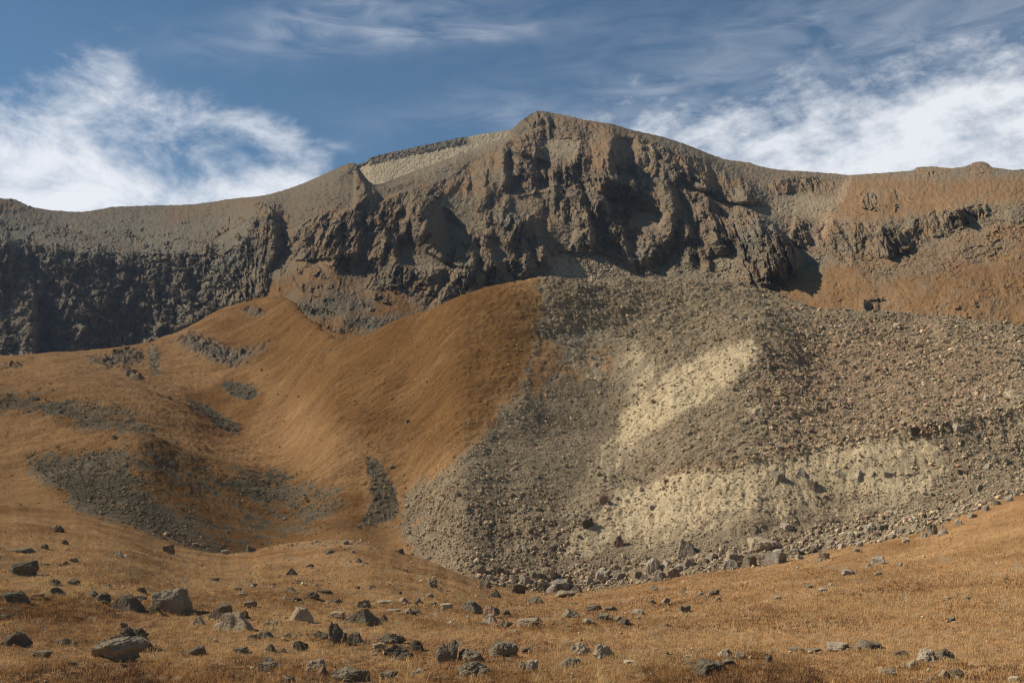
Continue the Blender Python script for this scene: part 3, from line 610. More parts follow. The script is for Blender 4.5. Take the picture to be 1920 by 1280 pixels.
alcove([(1108, 402), (1135, 400), (1138, 458), (1112, 460)], 12, 6)
# small-scale crags in metres on the rock: bedded steps, sharp ribs, broken faces
um, vm = nXI / F * 760, -nY / F * 760
nR0 = NC.at('rock', nXI, nY)
nR = sstep(.40, .60, nR0 + .55 * fbm(nXI / 30, nY / 20, 5, .62, 131) * (1 - np.abs(2 * nR0 - 1) * .6))
nR *= sstep(0.02, .2, nR0)
qx, qy = 7 * fbm(um / 22, vm / 22, 3, .5, 61), 7 * fbm(um / 22, vm / 22, 3, .5, 67)
q2x, q2y = 2.4 * fbm(um / 5, vm / 5, 4, .65, 63), 2.4 * fbm(um / 5, vm / 5, 4, .65, 69)
dip = .16
st1 = (vm + dip * um + 1.5 * qy + .8 * q2y + 6 * facets((um + q2x) / 26, (vm + q2y) / 40, .5, 71)) / 15.0
st2 = (vm + dip * um + qy + .8 * q2y + 3 * facets((um + q2x) / 9, (vm + q2y) / 14, .5, 73)) / 5.2
terr = 10.0 * (st1 - np.floor(st1)) + 4.0 * (st2 - np.floor(st2))
rdg = np.abs(perlin((um + qx) / 30, (vm + .5 * qy) / 64)); rdg2 = np.abs(perlin((um + qx) / 12 + 9, (vm + qy) / 25 + 4)); rdg3 = np.abs(perlin((um + q2x) / 5 + 3, (vm + q2y) / 10 + 8))
lft = sstep(560, 440, nXI)      # the left wall is bedded rather than ribbed
ush = um - .38 * np.clip((nXI - 1030) / 260, -1, 1) * (1 - lft) * (nY - 300) * 760 / F        # spurs fan out from the summit
big0 = np.abs(perlin((ush + 1.4 * qx) / 66 + 4, (vm + qy) / 150)); big1 = np.abs(perlin((ush + qx) / 31 + 14, (vm + qy) / 80 + 7))
spur = (56 - 26 * lft) * (.32 - big0) + 30 * (.32 - big1)
gully = sstep(.34, .5, big0 + .5 * big1 + .12 * fbm(um / 9, vm / 9, 4, .6, 151))             # scree lies between the spurs
nR = nR * (1 - .68 * gully * (nXI > 500))
crag = 16 * (.35 - rdg) + 11 * (.35 - rdg2) + 4 * (.35 - rdg3) + (.4 + 1.1 * np.clip(.5 + 1.6 * fbm(um / 50, vm / 40, 3, .6, 183), 0, 1)) * (terr - 7)
shat = .3 + 1.5 * np.clip(.5 + 1.4 * fbm(um / 34, vm / 30, 4, .6, 181), 0, 1)
crag += lft * (1.3 * (terr - 7) + 7 * facets((um + qx + q2x) / 13, (vm + q2y) / 9, 1.4, 38, .6) + 4 * facets((um + q2x) / 5, (vm + q2y) / 4, 1.4, 39, .6))
crag += (1 - .7 * lft) * 9.0 * facets((ush + .6 * qx + .6 * q2x) / 11, (vm + .6 * qy) / 36, 1.5, 31, .4) + shat * 5.0 * facets((ush + .5 * qx + .5 * q2x) / 4.6, (vm + .5 * qy + .5 * q2y) / 13, 1.7, 33, .4)
crag += shat * 2.6 * facets((ush + .4 * q2x) / 2.0, (vm + .4 * q2y) / 4.2, 1.7, 35, .4) + (1.6 - shat) * 2.0 * facets((um + q2x) / 6, (vm + q2y) / 4, 1.4, 36, .5)
gras = NC.at('grass', nXI, nY)
rough_ = (.55 + 1.8 * np.clip(fbm(um / 24, vm / 16, 4, .6, 83) + .2, 0, 1)) * (1 - .8 * gras)
base = 7 * fbm(um / 40, vm / 40, 4, .55, 81) + rough_ * (3.6 * fbm(um / 7, vm / 4, 5, .72, 41) + 1.6 * facets((um + q2x) / 4.2, (vm + q2y) / 2.4, 1.3, 42, .5) + 1.2 * facets((um + .3 * q2x) / 1.8, (vm + .3 * q2y) / 1.3, 1.4, 43, .5))
nR2 = nR
_cs = np.concatenate([np.zeros((1, nR.shape[1])), np.cumsum(np.clip(nR0 * 1.5, 0, 1), 0)], 0)      # height above the foot of the rock
_lo = np.maximum(np.arange(NR) - 62, 0); foot = np.clip((_cs[1:] - _cs[_lo]) / 62, 0, 1)
wal = NC.at('wall', nXI, nY); foot = np.maximum(foot, wal)
foot = foot * (1 - .55 * NC.at('scree', nXI, nY))
rib_mask = np.maximum(np.clip(nR0 * 1.6, .2, 1) * (.15 + .85 * foot), wal)
edge = sstep(0, .05, 1 - vv)[:, None] * .8 + .2
nD = nD - (prot * rib_mask + spur * np.clip(nR0 * 1.3, 0, 1) * foot + crag * nR2 * (.4 + .6 * foot)) * edge - base * (1 - .75 * nR2) * edge
nYj = nY + (1.4 * fbm(nXI / 9, nY / 9, 3, .6, 91) + 1.6 * facets(nXI / 5, nY / 5, .6, 93) * nR2) * sstep(.0, .1, vv)[:, None]
nZ = gz(nYj, nD)
NXw = (nXI - 960) / F * nD
# far side of the mountain, dropping away behind the skyline
bx, by_, bz = [NXw], [nD], [nZ]
for dD, dz_ in ((14, -3), (50, -14), (160, -70), (420, -240)):
    bx.append((NXw[-1] * (nD[-1] + dD) / nD[-1])[None]); by_.append((nD[-1] + dD)[None]); bz.append((nZ[-1] + dz_)[None])
NXf, NYf, NZf = (np.concatenate(q_) for q_ in (bx, by_, bz))
M_far = land_material('mountain_cover', 60.0, 0.9, .6)
mountain = mesh_object('mountain', np.stack([NXf, NYf, NZf + ZC], -1).reshape(-1, 3), grid_faces(*NXf.shape), M_far, False)
ext = lambda a: np.concatenate([a] + [a[-1:]] * 4)
sm_ = smooth(nD, 5, 0); ledge = np.gradient(sm_, axis=0) / (np.abs(np.gradient(nY, axis=0)) * nD / F)      # metres back per metre up
ledge = sstep(1.1, 2.7, ledge)
mix_n = .5 + 1.3 * fbm(nXI / 46, nY / 26, 5, .6, 111)
gN = np.clip(NC.at('grass', nXI, nY) * np.clip(.8 + .6 * mix_n, 0, 1.15), 0, 1); rN = np.clip(nR * (1 - .8 * ledge), 0, 1); gN = np.maximum(gN * (1 - rN), .8 * ledge * np.clip(mix_n, 0, 1) * (nR > .3))
point_colour(mountain, 'cover', np.stack([ext(gN), ext(NC.at('tan', nXI, nY)), ext(rN)], -1).reshape(-1, 3))
tin = np.stack([NC.at('red', nXI, nY) + .5 * np.clip(fbm(nXI / 60, nY / 50, 4, .6, 117) * 2 - .2, 0, 1), NC.at('green', nXI, nY) + .5 * np.clip(fbm(nXI / 50, nY / 40, 4, .6, 119) * 2.4 - .3, 0, 1), NC.at('dark', nXI, nY)], -1)
point_colour(mountain, 'tint', np.concatenate([tin] + [tin[-1:]] * 4).reshape(-1, 3)); struct(mountain)

# pale ridge left of the summit, farther back, with a dark cliff rim
P_SKY = [(640, 330), (672, 309), (688, 302), (694, 296), (710, 291), (760, 280), (800, 271), (840, 263), (860, 258), (880, 256), (900, 252), (940, 246), (965, 243), (1000, 250)]
pcols = np.linspace(640, 1000, 420)
p_top = pchip([a_ for a_, _ in P_SKY], [b_ for _, b_ in P_SKY], pcols)
pv = np.linspace(0, 1, 150)
pY = (p_top + 110) * (1 - pv[:, None]) + p_top * pv[:, None]; pXI = pcols[None] + 0 * pY
pD = 1060 + 260 * pv[:, None] + 0 * pXI
rim = sstep(0, 1, 1) * sstep(16, 9, pY - p_top) * sstep(686, 698, pXI) * sstep(885, 860, pXI) + sstep(5, 2, pY - p_top) * sstep(640, 660, pXI) * (pXI < 698)
rim = np.clip(rim, 0, 1)
pD = pD - 10 * rim - rim * (6 * facets(pXI / 7, pY / 9, 1.2, 3) + 3 * facets(pXI / 3, pY / 4, 1, 6)) - 2.2 * facets(pXI / 4, pY / 4, 1.2, 8) - 1.2 * facets(pXI / 1.8, pY / 1.8, 1.2, 9) - 6 * fbm(pXI / 30, pY / 20, 4, .6, 4)
pYj = pY + .8 * facets(pXI / 6, pY / 6, .5, 12) * rim + .5 * fbm(pXI / 8, pY / 8, 3, .6)
pZ = gz(pYj, pD); pXw = (pXI - 960) / F * pD
pb = [np.stack([pXw, pD, pZ + ZC], -1)]
for dD, dz_ in ((14, -3), (60, -20), (300, -160)): pb.append(np.stack([pXw[-1] * (pD[-1] + dD) / pD[-1], pD[-1] + dD, pZ[-1] + dz_ + ZC], -1)[None])
pb = np.concatenate(pb)
ridge = mesh_object('far_ridge', pb.reshape(-1, 3), grid_faces(*pb.shape[:2]), M_far, False); struct(ridge)
rim_e = np.concatenate([rim] + [rim[-1:]] * 3)
pt = .78 + .3 * fbm(pXI / 16, pY / 8, 4, .6, 5); pt = np.concatenate([pt] + [pt[-1:]] * 3)
point_colour(ridge, 'cover', np.stack([0 * rim_e, np.clip(pt * (1 - rim_e), 0, 1), rim_e], -1).reshape(-1, 3))
point_colour(ridge, 'tint', np.stack([0 * rim_e, .25 * (1 - rim_e), 0 * rim_e], -1).reshape(-1, 3))

#@@OBJECTS
# ------------------------------------------------------------------ lookups: photo pixel -> ground
def first_hit_table(YI, D, Z, ys, r0):
    """for every column and row y: distance and height of the first ground met"""
    ym = np.minimum.accumulate(YI[r0:], 0); n = YI.shape[1]
    oD = np.empty((len(ys), n), np.float32); oZ = np.empty((len(ys), n), np.float32)
    for c in range(n):
        i = np.clip(np.searchsorted(-ym[:, c], -ys), 1, len(ym) - 1) + r0
        y0, y1 = ym[i - 1 - r0, c], ym[i - r0, c]; f = np.clip((y0 - ys) / (y0 - y1 + 1e-9), 0, 1)
        oD[:, c] = D[i - 1, c] * (1 - f) + D[i, c] * f; oZ[:, c] = Z[i - 1, c] * (1 - f) + Z[i, c] * f
    return oD, oZ
ysM = np.arange(520, 1130, 1.0); tMD, tMZ = first_hit_table(mYI, mD, mZ, ysM, 14)
ysG = np.arange(900, 1330, 1.0); tGD, tGZ = first_hit_table(GYI, GYY, gZ, ysG, 40)
crest_y = np.min(mYI[14:], 0)
def where(x, y):
    """vectorised: world points under photo pixels, and which land they lie on (0 meadow, 1 hillside)"""
    x = np.asarray(x, float); y = np.asarray(y, float)
    ig = np.clip(np.searchsorted(gcols, x), 0, len(gcols) - 1); im = np.clip(np.searchsorted(mcols, x), 0, len(mcols) - 1)
    jg = np.clip((y - ysG[0]).astype(int), 0, len(ysG) - 1); jm = np.clip((y - ysM[0]).astype(int), 0, len(ysM) - 1)
    on_m = y < toe_y[im]
    D = np.where(on_m, tMD[jm, im], tGD[jg, ig]); z = np.where(on_m, tMZ[jm, im], tGZ[jg, ig])
    return np.stack([(x - 960) / F * D, D, z + ZC], -1), on_m

# ------------------------------------------------------------------ stones
def ico(sub):
    import bmesh
    bm = bmesh.new(); bmesh.ops.create_icosphere(bm, subdivisions=sub, radius=1.0)
    v = np.array([q.co[:] for q in bm.verts]); f = np.array([[q.index for q in p.verts] for p in bm.faces]); bm.free()
    return v, f
ICO = {k_: ico(k_) for k_ in (1, 2, 4, 5)}
def n3(p, f, s): return (perlin(p[:, 0] * f + s, p[:, 1] * f - .6 * p[:, 2] * f + s) + perlin(p[:, 1] * f + 7 + s, p[:, 2] * f + .5 * p[:, 0] * f - s) + perlin(p[:, 2] * f - s, p[:, 0] * f + 3 - s)) / 1.7
def rock_shape(sub, kind, rs):
    """a broken stone: a sphere cut by planes, worn and cracked; kind b block, s slab, t tent, r round, j jagged"""
    v, f = ICO[sub]
    K = {'b': 9, 's': 9, 't': 7, 'r': 16, 'j': 14}[kind]
    nrm = rs.normal(size=(K, 3)); nrm /= np.linalg.norm(nrm, axis=1)[:, None]
    d = rs.uniform(.62, .9, K)
    if kind in 'bs':
        ax = np.array([[1, 0, 0], [-1, 0, 0], [0, 1, 0], [0, -1, 0], [0, 0, 1]]) + rs.normal(size=(5, 3)) * .16
        nrm = np.concatenate([nrm[:8], ax / np.linalg.norm(ax, axis=1)[:, None]]); d = np.concatenate([rs.uniform(.6, .82, 8), rs.uniform(.5, .68, 5)])
    if kind == 't':
        s_ = rs.uniform(-.3, .3); a_ = np.array([[-.62, s_, .78], [.8, s_, .6], [.1, -.9, .42], [-.1, .9, .4]])
        nrm = np.concatenate([nrm[:4], a_ / np.linalg.norm(a_, axis=1)[:, None]]); d = np.concatenate([rs.uniform(.85, 1, 4), rs.uniform(.42, .52, 4)])
    if kind == 't' and rs.uniform() < .7: nrm = np.concatenate([nrm, [[.16, -.05, .985]]]); d = np.append(d, rs.uniform(.36, .5))
    if kind == 'r': d = rs.uniform(.74, .95, K)
    dots = v @ nrm.T
    r = np.min(np.where(dots > .05, d / np.maximum(dots, .05), 9), 1); r = np.minimum(r, 1.12)
    p = v * r[:, None]; s = rs.uniform(0, 90)
    if sub > 2:
        am = {'b': .95, 's': 1.0, 't': 1.0, 'r': 1.2, 'j': 1.8}[kind]
        q = p
        p = p * (1 + am * (.16 * n3(q, 1.3, s) + .09 * n3(q, 3.1, s + 3) + .05 * n3(q, 7, s + 5) + .03 * n3(q, 15, s)) - am * .05 * np.maximum(0, 1 - 4 * np.abs(n3(q * [1, 1, 2.2], 2.2, s + 9))))[:, None]
        if kind == 's': p[:, 2] += .05 * np.round(3 * n3(q, 1.5, s))
    else:
        p = p * (1 + .14 * rs.normal(size=len(p)))[:, None]
    return p, f
def stone_material(name, c0, c1, spot, spot_amt):
    m = bpy.data.materials.new(name); m.use_nodes = True; k = NT(m.node_tree); k.n.clear()
    P = k.new('ShaderNodeTexCoord').outputs['Object']; oi = k.new('ShaderNodeObjectInfo')
    off = k.new('ShaderNodeVectorMath', operation='ADD'); k.l.new(P, off.inputs[0]); k.l.new(oi.outputs['Location'], off.inputs[1]); P = off.outputs[0]
    a, _ = k.noise(P, 2.2, 7, .62, .6); b, _ = k.noise(P, 9, 6, .7); c, _ = k.noise(P, 38, 4, .7)
    col = k.mix(k.ramp(a, .35, .65), c0, c1); col = k.mix(k.math('MULTIPLY', k.ramp(b, .52, .64), spot_amt), col, spot)
    col = k.mix(k.math('MULTIPLY', k.ramp(c, .5, .68), .5), col, tuple(.45 * q for q in c0))
    hs = k.new('ShaderNodeHueSaturation'); k.l.new(col, hs.inputs['Color']); hs.inputs['Saturation'].default_value = 1.0
    k.l.new(k.math('ADD', .78, k.math('MULTIPLY', oi.outputs['Random'], .44)), hs.inputs['Value'])
    bs = k.new('ShaderNodeBsdfDiffuse'); k.l.new(hs.outputs[0], bs.inputs['Color']); bs.inputs['Roughness'].default_value = .7
    bm = k.new('ShaderNodeBump'); bm.inputs['Strength'].default_value = .8; bm.inputs['Distance'].default_value = .05
    k.l.new(k.math('ADD', b, k.math('MULTIPLY', c, .5)), bm.inputs['Height']); k.l.new(bm.outputs[0], bs.inputs['Normal'])
    o = k.new('ShaderNodeOutputMaterial'); k.l.new(bs.outputs[0], o.inputs[0]); return m
STONE = {'d': stone_material('dark_lichen_stone', (.135, .105, .072), (.20, .16, .108), (.29, .25, .165), .6),
         'g': stone_material('grey_stone', (.20, .160, .106), (.28, .228, .150), (.36, .315, .20), .5),
         'w': stone_material('light_grey_stone', (.33, .275, .20), (.42, .355, .265), (.25, .21, .15), .5),
         't': stone_material('tan_stone', (.33, .245, .155), (.42, .325, .215), (.25, .20, .135), .5),
         'p': stone_material('pale_stone', (.36, .285, .195), (.44, .36, .25), (.27, .22, .155), .5),
         'r': stone_material('reddish_stone', (.24, .155, .108), (.32, .21, .145), (.20, .15, .11), .5)}
TONE = {'d': 'dark', 'g': 'grey', 'w': 'light grey', 't': 'tan', 'p': 'pale', 'r': 'reddish'}
KIND = {'b': 'blocky', 's': 'flat', 't': 'wedge shaped', 'r': 'rounded', 'j': 'jagged'}

# boulders traced one by one: column, foot row, width, height (photo pixels), tone, shape, own label, short name for its neighbours
B = []
def bl(x, y, w_, h, tone, kind, label=None, short=None): B.append((x, y, w_, h, tone, kind, label, short))
bl(36, 1079, 59, 26, 'd', 'b', 'dark blocky boulder with a notched flat top at the left edge of the meadow', 'notched dark block')
bl(106, 997, 21, 13, 'd', 'r', 'dark round boulder alone on the open orange slope, casting a clear shadow', 'lone dark boulder')
bl(221, 1044, 19, 12, 'p', 't', 'small pale pointed stone standing alone on the smooth orange slope', 'small pale pointed stone')
bl(312, 1036, 24, 16, 'd', 'b', 'dark boulder at the lower left tip of the dark rubble patch', 'dark boulder below the rubble')
bl(80, 1029, 16, 10, 'd', 'r'); bl(36, 1035, 42, 7, 'g', 's'); bl(119, 1021, 16, 8, 'd', 't'); bl(97, 1097, 25, 12, 'g', 'r'); bl(136, 1097, 25, 11, 'g', 's')
bl(102, 1115, 35, 12, 'd', 't'); bl(22, 1130, 52, 22, 'd', 's', 'dark layered slabs stacked low against the left edge of the photo', 'dark layered slabs')
bl(65, 1120, 25, 6, 'g', 's'); bl(172, 1120, 20, 14, 'g', 'r'); bl(190, 1130, 30, 20, 'd', 'b'); bl(195, 1135, 16, 8, 'g', 's')
bl(232, 1146, 62, 30, 'd', 't', 'long dark wedge boulder sloping down to the right, left of the big lichen boulder', 'long dark wedge')
bl(262, 1111, 20, 12, 'd', 'r'); bl(260, 1126, 27, 10, 'g', 's')
bl(317, 1148, 75, 47, 'g', 'r', 'biggest grey green lichen boulder with a deep shadow under its right side', 'big lichen boulder')
bl(290, 1151, 27, 15, 'd', 'r'); bl(400, 1162, 30, 22, 't', 't'); bl(418, 1155, 33, 24, 'g', 'b', 'grey boulder standing behind the big sunlit tan boulder', None)
bl(370, 1174, 33, 20, 'p', 't', 'pale pointed stone leaning at the left of the tan boulder group', 'pale leaning stone')
bl(435, 1181, 75, 33, 't', 't', 'big sunlit tan boulder with a smooth sloping left face', 'big tan boulder')
bl(458, 1159, 20, 15, 'd', 'r'); bl(466, 1137, 28, 11, 't', 's')
bl(22, 1210, 50, 27, 'd', 't', 'dark brown boulder cut by the left edge in the near grass', 'dark edge boulder')
bl(116, 1210, 30, 15, 'g', 't'); bl(138, 1213, 15, 12, 'd', 'r'); bl(75, 1231, 35, 12, 'g', 's')
bl(240, 1216, 85, 36, 'd', 'j', 'long rough dark boulder ridge directly behind the big grey slab', 'rough dark ridge')
bl(207, 1238, 96, 40, 'g', 's', 'big smooth grey slab tilted towards the viewer in the near grass', 'big grey slab')
bl(368, 1228, 38, 18, 'd', 'r', 'dark rounded stone half sunk in grass with a bushy tuft beside it', 'half sunk dark stone')
bl(450, 1225, 30, 12, 'g', 's'); bl(473, 1199, 18, 9, 'g', 's'); bl(230, 1179, 18, 11, 'r', 'b'); bl(7, 1159, 17, 7, 'g', 's'); bl(135, 1246, 25, 6, 'd', 's')
bl(84, 1279, 10, 5, 'g', 'r'); bl(200, 1103, 17, 8, 'g', 't'); bl(402, 1089, 16, 6, 'd', 's'); bl(330, 1108, 15, 8, 'g', 't'); bl(442, 1106, 20, 6, 'g', 's')
bl(474, 1101, 15, 10, 'g', 'b'); bl(450, 1116, 20, 5, 'g', 's'); bl(120, 1061, 18, 7, 'd', 't'); bl(136, 1055, 17, 8, 'd', 'j'); bl(82, 1062, 15, 4, 'g', 's')
bl(467, 1035, 22, 13, 'g', 'j'); bl(420, 1040, 16, 8, 'p', 's'); bl(545, 1077, 22, 12, 'g', 't', 'grey stone with a bright left face at the middle of the valley floor', 'bright grey stone')
bl(561, 1095, 15, 8, 'g', 't'); bl(591, 1098, 12, 6, 't', 'r'); bl(544, 1112, 22, 11, 't', 't'); bl(512, 1100, 15, 5, 'd', 's')
bl(607, 1114, 30, 7, 'd', 's'); bl(585, 1122, 27, 12, 'g', 'j'); bl(627, 1132, 27, 9, 'g', 'j')
bl(681, 1140, 34, 16, 'd', 'b', 'dark brown loaf shaped boulder standing upright behind the tent boulder', 'dark loaf boulder')
bl(557, 1125, 17, 5, 'd', 's')
bl(561, 1166, 48, 28, 't', 't', 'brown pyramid boulder with a rough sunlit left face', 'brown pyramid')
bl(677, 1170, 72, 29, 'g', 't', 'wide tent shaped grey boulder with a dark right half', 'tent boulder')
bl(630, 1159, 30, 11, 't', 's'); bl(717, 1167, 27, 15, 'd', 't'); bl(505, 1174, 30, 9, 'g', 's')
bl(632, 1206, 36, 40, 'd', 'j', 'tall dark spire of rock, the tallest pointed stone in the near grass', 'dark spire')
bl(600, 1198, 32, 15, 'd', 'j'); bl(665, 1207, 37, 21, 'd', 't', 'dark jagged stone just right of the spire', None)
bl(539, 1194, 15, 8, 'p', 'r'); bl(559, 1194, 19, 10, 't', 't'); bl(495, 1198, 32, 14, 'g', 't')
bl(562, 1221, 28, 21, 'd', 'b', 'dark stone with a bushy top in front of the dark spire', 'dark bushy stone'); bl(505, 1221, 20, 14, 'd', 't'); bl(531, 1224, 12, 10, 'g', 't')
bl(732, 1207, 57, 19, 'g', 'j', 'broad broken grey boulder under a dark bush', 'broken boulder under the bush')
bl(745, 1235, 62, 25, 'd', 'j', 'cracked dark boulder in front of the bush', 'cracked dark boulder'); bl(710, 1218, 32, 13, 't', 's'); bl(706, 1224, 18, 9, 'g', 'r'); bl(780, 1220, 28, 22, 'd', 'r')
bl(837, 1240, 45, 40, 'g', 'j', 'tall grey craggy boulder near the middle of the near grass', 'craggy grey boulder')
bl(880, 1239, 50, 22, 'g', 'r', 'low grey green boulder touching the right side of the craggy boulder', None)
bl(945, 1230, 60, 28, 'g', 'r', 'rounded grey boulder with a dark shaded right end, near the middle', 'rounded grey boulder')
bl(890, 1266, 70, 24, 'g', 'r', 'low whale backed grey boulder near the bottom edge', 'whale backed boulder')
bl(588, 1258, 48, 22, 't', 'r'); bl(603, 1265, 25, 20, 'r', 't', 'reddish pointed stone leaning on the long grey boulder at the bottom', None)
bl(652, 1279, 82, 28, 'g', 'r', 'long grey boulder cut by the bottom edge of the photo', 'long bottom boulder')
bl(502, 1257, 42, 15, 'g', 's'); bl(500, 1245, 30, 12, 'd', 'j'); bl(784, 1267, 32, 11, 'p', 'j', 'pale crumbly stone near the bottom edge', 'pale crumbly stone')
bl(727, 1270, 35, 10, 'g', 's'); bl(540, 1280, 27, 12, 'g', 'j')
bl(810, 1102, 19, 19, 'g', 'b', 'upright grey stone standing alone with a shadow to its right below the scree', 'upright lone stone')
bl(805, 1120, 17, 7, 'g', 's'); bl(755, 1129, 20, 10, 't', 't'); bl(784, 1135, 25, 12, 'd', 'j'); bl(720, 1132, 27, 6, 'p', 's'); bl(737, 1149, 28, 6, 'p', 's')
bl(765, 1151, 20, 11, 't', 'r'); bl(781, 1152, 22, 11, 'g', 'r'); bl(812, 1136, 18, 6, 'd', 'j'); bl(837, 1142, 25, 9, 'p', 's')
bl(882, 1147, 45, 21, 'g', 't', 'greenish grey low pyramid boulder right of the pale rubble line', 'greenish pyramid')
bl(922, 1155, 33, 20, 'r', 'r', 'reddish brown rough boulder touching the greenish pyramid', 'reddish rough boulder'); bl(950, 1154, 20, 11, 'd', 't')
bl(919, 1168, 32, 15, 'p', 't', 'pale smooth stone in front of the reddish rough boulder', 'pale smooth stone'); bl(950, 1175, 25, 12, 'g', 'j')
bl(928, 1120, 28, 16, 'd', 't', 'dark pyramid stone on orange grass just below the scree foot', 'dark scree foot pyramid'); bl(910, 1102, 19, 13, 'd', 'b'); bl(957, 1106, 13, 9, 'd', 'b')
bl(671, 1105, 12, 6, 'd', 'r'); bl(699, 1102, 12, 6, 'd', 't'); bl(749, 1114, 10, 6, 'd', 'b'); bl(670, 1055, 17, 8, 'g', 't'); bl(662, 1039, 12, 6, 'p', 'b')
bl(749, 1038, 19, 9, 'd', 'b'); bl(807, 1048, 15, 5, 'd', 's'); bl(580, 1064, 15, 5, 'd', 'j'); bl(616, 1042, 20, 8, 'g', 'j'); bl(648, 1021, 16, 9, 'g', 'b')
bl(1099, 990, 29, 20, 'd', 'b', 'dark boulder jutting out of the tan wall like a beak', 'beak boulder')
bl(1161, 1026, 19, 18, 'r', 't', 'orange red pointed boulder at the foot of the tan wall', 'orange red boulder')
bl(1050, 1036, 12, 8, 'd', 'b'); bl(1065, 1022, 8, 6, 'd', 'b'); bl(1287, 1044, 28, 27, 'g', 'b', 'big grey upright block standing above the heap of blocks', 'big grey upright block')
bl(1226, 1076, 25, 24, 'g', 'b'); bl(971, 1112, 26, 16, 'd', 'b', 'dark block at the lower left corner of the heap of blocks', 'dark corner block'); bl(1052, 1108, 33, 18, 'g', 's')
bl(1062, 1120, 42, 11, 'g', 's', 'long flat greenish slab lying lowest in the heap of blocks', 'lowest flat slab'); bl(1082, 1112, 22, 13, 'd', 't'); bl(1010, 1107, 25, 16, 'd', 'b')
bl(1132, 1090, 26, 15, 'g', 's', 'leaning grey slab in the lower edge of the scree', 'leaning grey slab'); bl(1195, 1087, 18, 15, 'd', 'b'); bl(1237, 1091, 22, 15, 'g', 'r'); bl(1261, 1083, 25, 15, 't', 's')
bl(1360, 1045, 23, 19, 'p', 't'); bl(1385, 1060, 40, 24, 't', 'b', 'broad tan block low in the heap right of the upright block', 'broad tan block')
bl(1425, 1033, 43, 20, 't', 's', 'wide pale roof shaped boulder with shadow beneath in the heap of blocks', 'roof shaped boulder'); bl(1372, 1068, 30, 15, 'g', 'r'); bl(1408, 1062, 24, 17, 'd', 'b')
for q in [(1005, 1090, 24, 16, 'd', 'b'), (1030, 1085, 22, 17, 't', 'b'), (985, 1095, 20, 14, 'g', 'b'), (1035, 1112, 20, 12, 'g', 'b'), (1105, 1098, 18, 12, 'g', 't'), (1160, 1088, 22, 13, 'g', 'b'), (1175, 1076, 18, 12, 't', 'b'),
          (900, 1076, 20, 14, 't', 'b'), (930, 1075, 22, 16, 'd', 'b'), (945, 1080, 18, 14, 'd', 't'), (962, 1092, 16, 12, 'g', 'b'), (918, 1088, 14, 9, 'g', 'r'), (1022, 1068, 14, 11, 'r', 'b'), (1210, 1090, 16, 11, 'g', 't'),
          (1250, 1066, 17, 12, 'g', 'b'), (1272, 1072, 18, 11, 'g', 'b'), (1295, 1062, 20, 12, 'g', 'b'), (1318, 1058, 18, 11, 't', 'b'), (1335, 1052, 20, 13, 'g', 'b'), (1345, 1066, 16, 10, 'g', 'r'), (1430, 1052, 18, 12, 'd', 'b')]: bl(*q)
bl(1072, 1159, 34, 18, 'g', 'r', 'domed grey boulder on orange grass below the heap of blocks', 'domed grey boulder')
bl(1114, 1145, 32, 13, 'g', 'b'); bl(1131, 1162, 26, 12, 'g', 's'); bl(1160, 1164, 22, 11, 'g', 't'); bl(1172, 1170, 20, 11, 'd', 'r'); bl(1102, 1168, 27, 9, 'g', 's')
bl(1284, 1149, 25, 14, 'd', 'b', 'dark stone standing alone in yellow grass below the heap', 'lone dark meadow stone'); bl(1249, 1131, 19, 11, 'p', 't', 'pale triangular stone in the grass below the heap', 'pale triangle stone')
bl(1340, 1116, 22, 12, 'd', 'b'); bl(1196, 1152, 27, 10, 'p', 's'); bl(1147, 1145, 25, 8, 'g', 's'); bl(1077, 1134, 12, 6, 'g', 'r'); bl(1002, 1132, 37, 11, 'g', 'j', 'low crumbly grey mound of stone below the dark corner block', 'crumbly low mound')
bl(1347, 1127, 15, 7, 'g', 't'); bl(1314, 1117, 15, 7, 'g', 'r'); bl(1250, 1174, 11, 6, 'g', 'b'); bl(1228, 1106, 12, 7, 'd', 'r'); bl(1284, 1108, 9, 7, 'd', 't'); bl(1225, 1132, 16, 7, 'd', 'j')
bl(988, 1172, 44, 12, 't', 's', 'flat tan slab with a reddish stone perched behind it', 'flat tan slab'); bl(1011, 1166, 13, 10, 'r', 'b'); bl(1002, 1176, 22, 12, 'd', 'b'); bl(994, 1161, 14, 6, 'd', 'j')
bl(1088, 1226, 45, 20, 't', 'r', 'left half of the split cream boulder in the near grass', 'split cream boulder'); bl(1133, 1231, 43, 26, 'p', 'r', 'right half of the split cream boulder, with a dark right side', None)
bl(979, 1255, 15, 17, 'g', 'r'); bl(998, 1258, 25, 23, 'p', 'b', 'pale cloven stone near the bottom, right of the rounded grey boulder', 'pale cloven stone'); bl(1072, 1251, 45, 18, 'g', 't', 'low grey boulder with a raised left end, below the split cream boulder', 'raised end boulder')
bl(1181, 1245, 22, 6, 'p', 's'); bl(987, 1222, 18, 8, 'd', 's'); bl(1328, 1264, 56, 25, 'd', 'b', 'big dark split boulder with an open black cleft, near the bottom', 'dark cleft boulder'); bl(1350, 1257, 28, 20, 'd', 'r')
bl(1292, 1238, 22, 10, 'p', 's'); bl(1362, 1231, 28, 13, 'p', 't', 'pale stone in bushy grass behind the dark cleft boulder', None); bl(1390, 1232, 20, 13, 't', 'b'); bl(1368, 1246, 24, 10, 'g', 's'); bl(1437, 1234, 12, 10, 'd', 'b')
bl(1576, 1218, 47, 11, 'p', 's', 'long low pale boulder left of the black topped boulder', 'long low pale boulder'); bl(1634, 1217, 50, 17, 'd', 'b', 'black topped blocky boulder in the grass, lower right', 'black topped boulder'); bl(1615, 1219, 26, 8, 'r', 's')
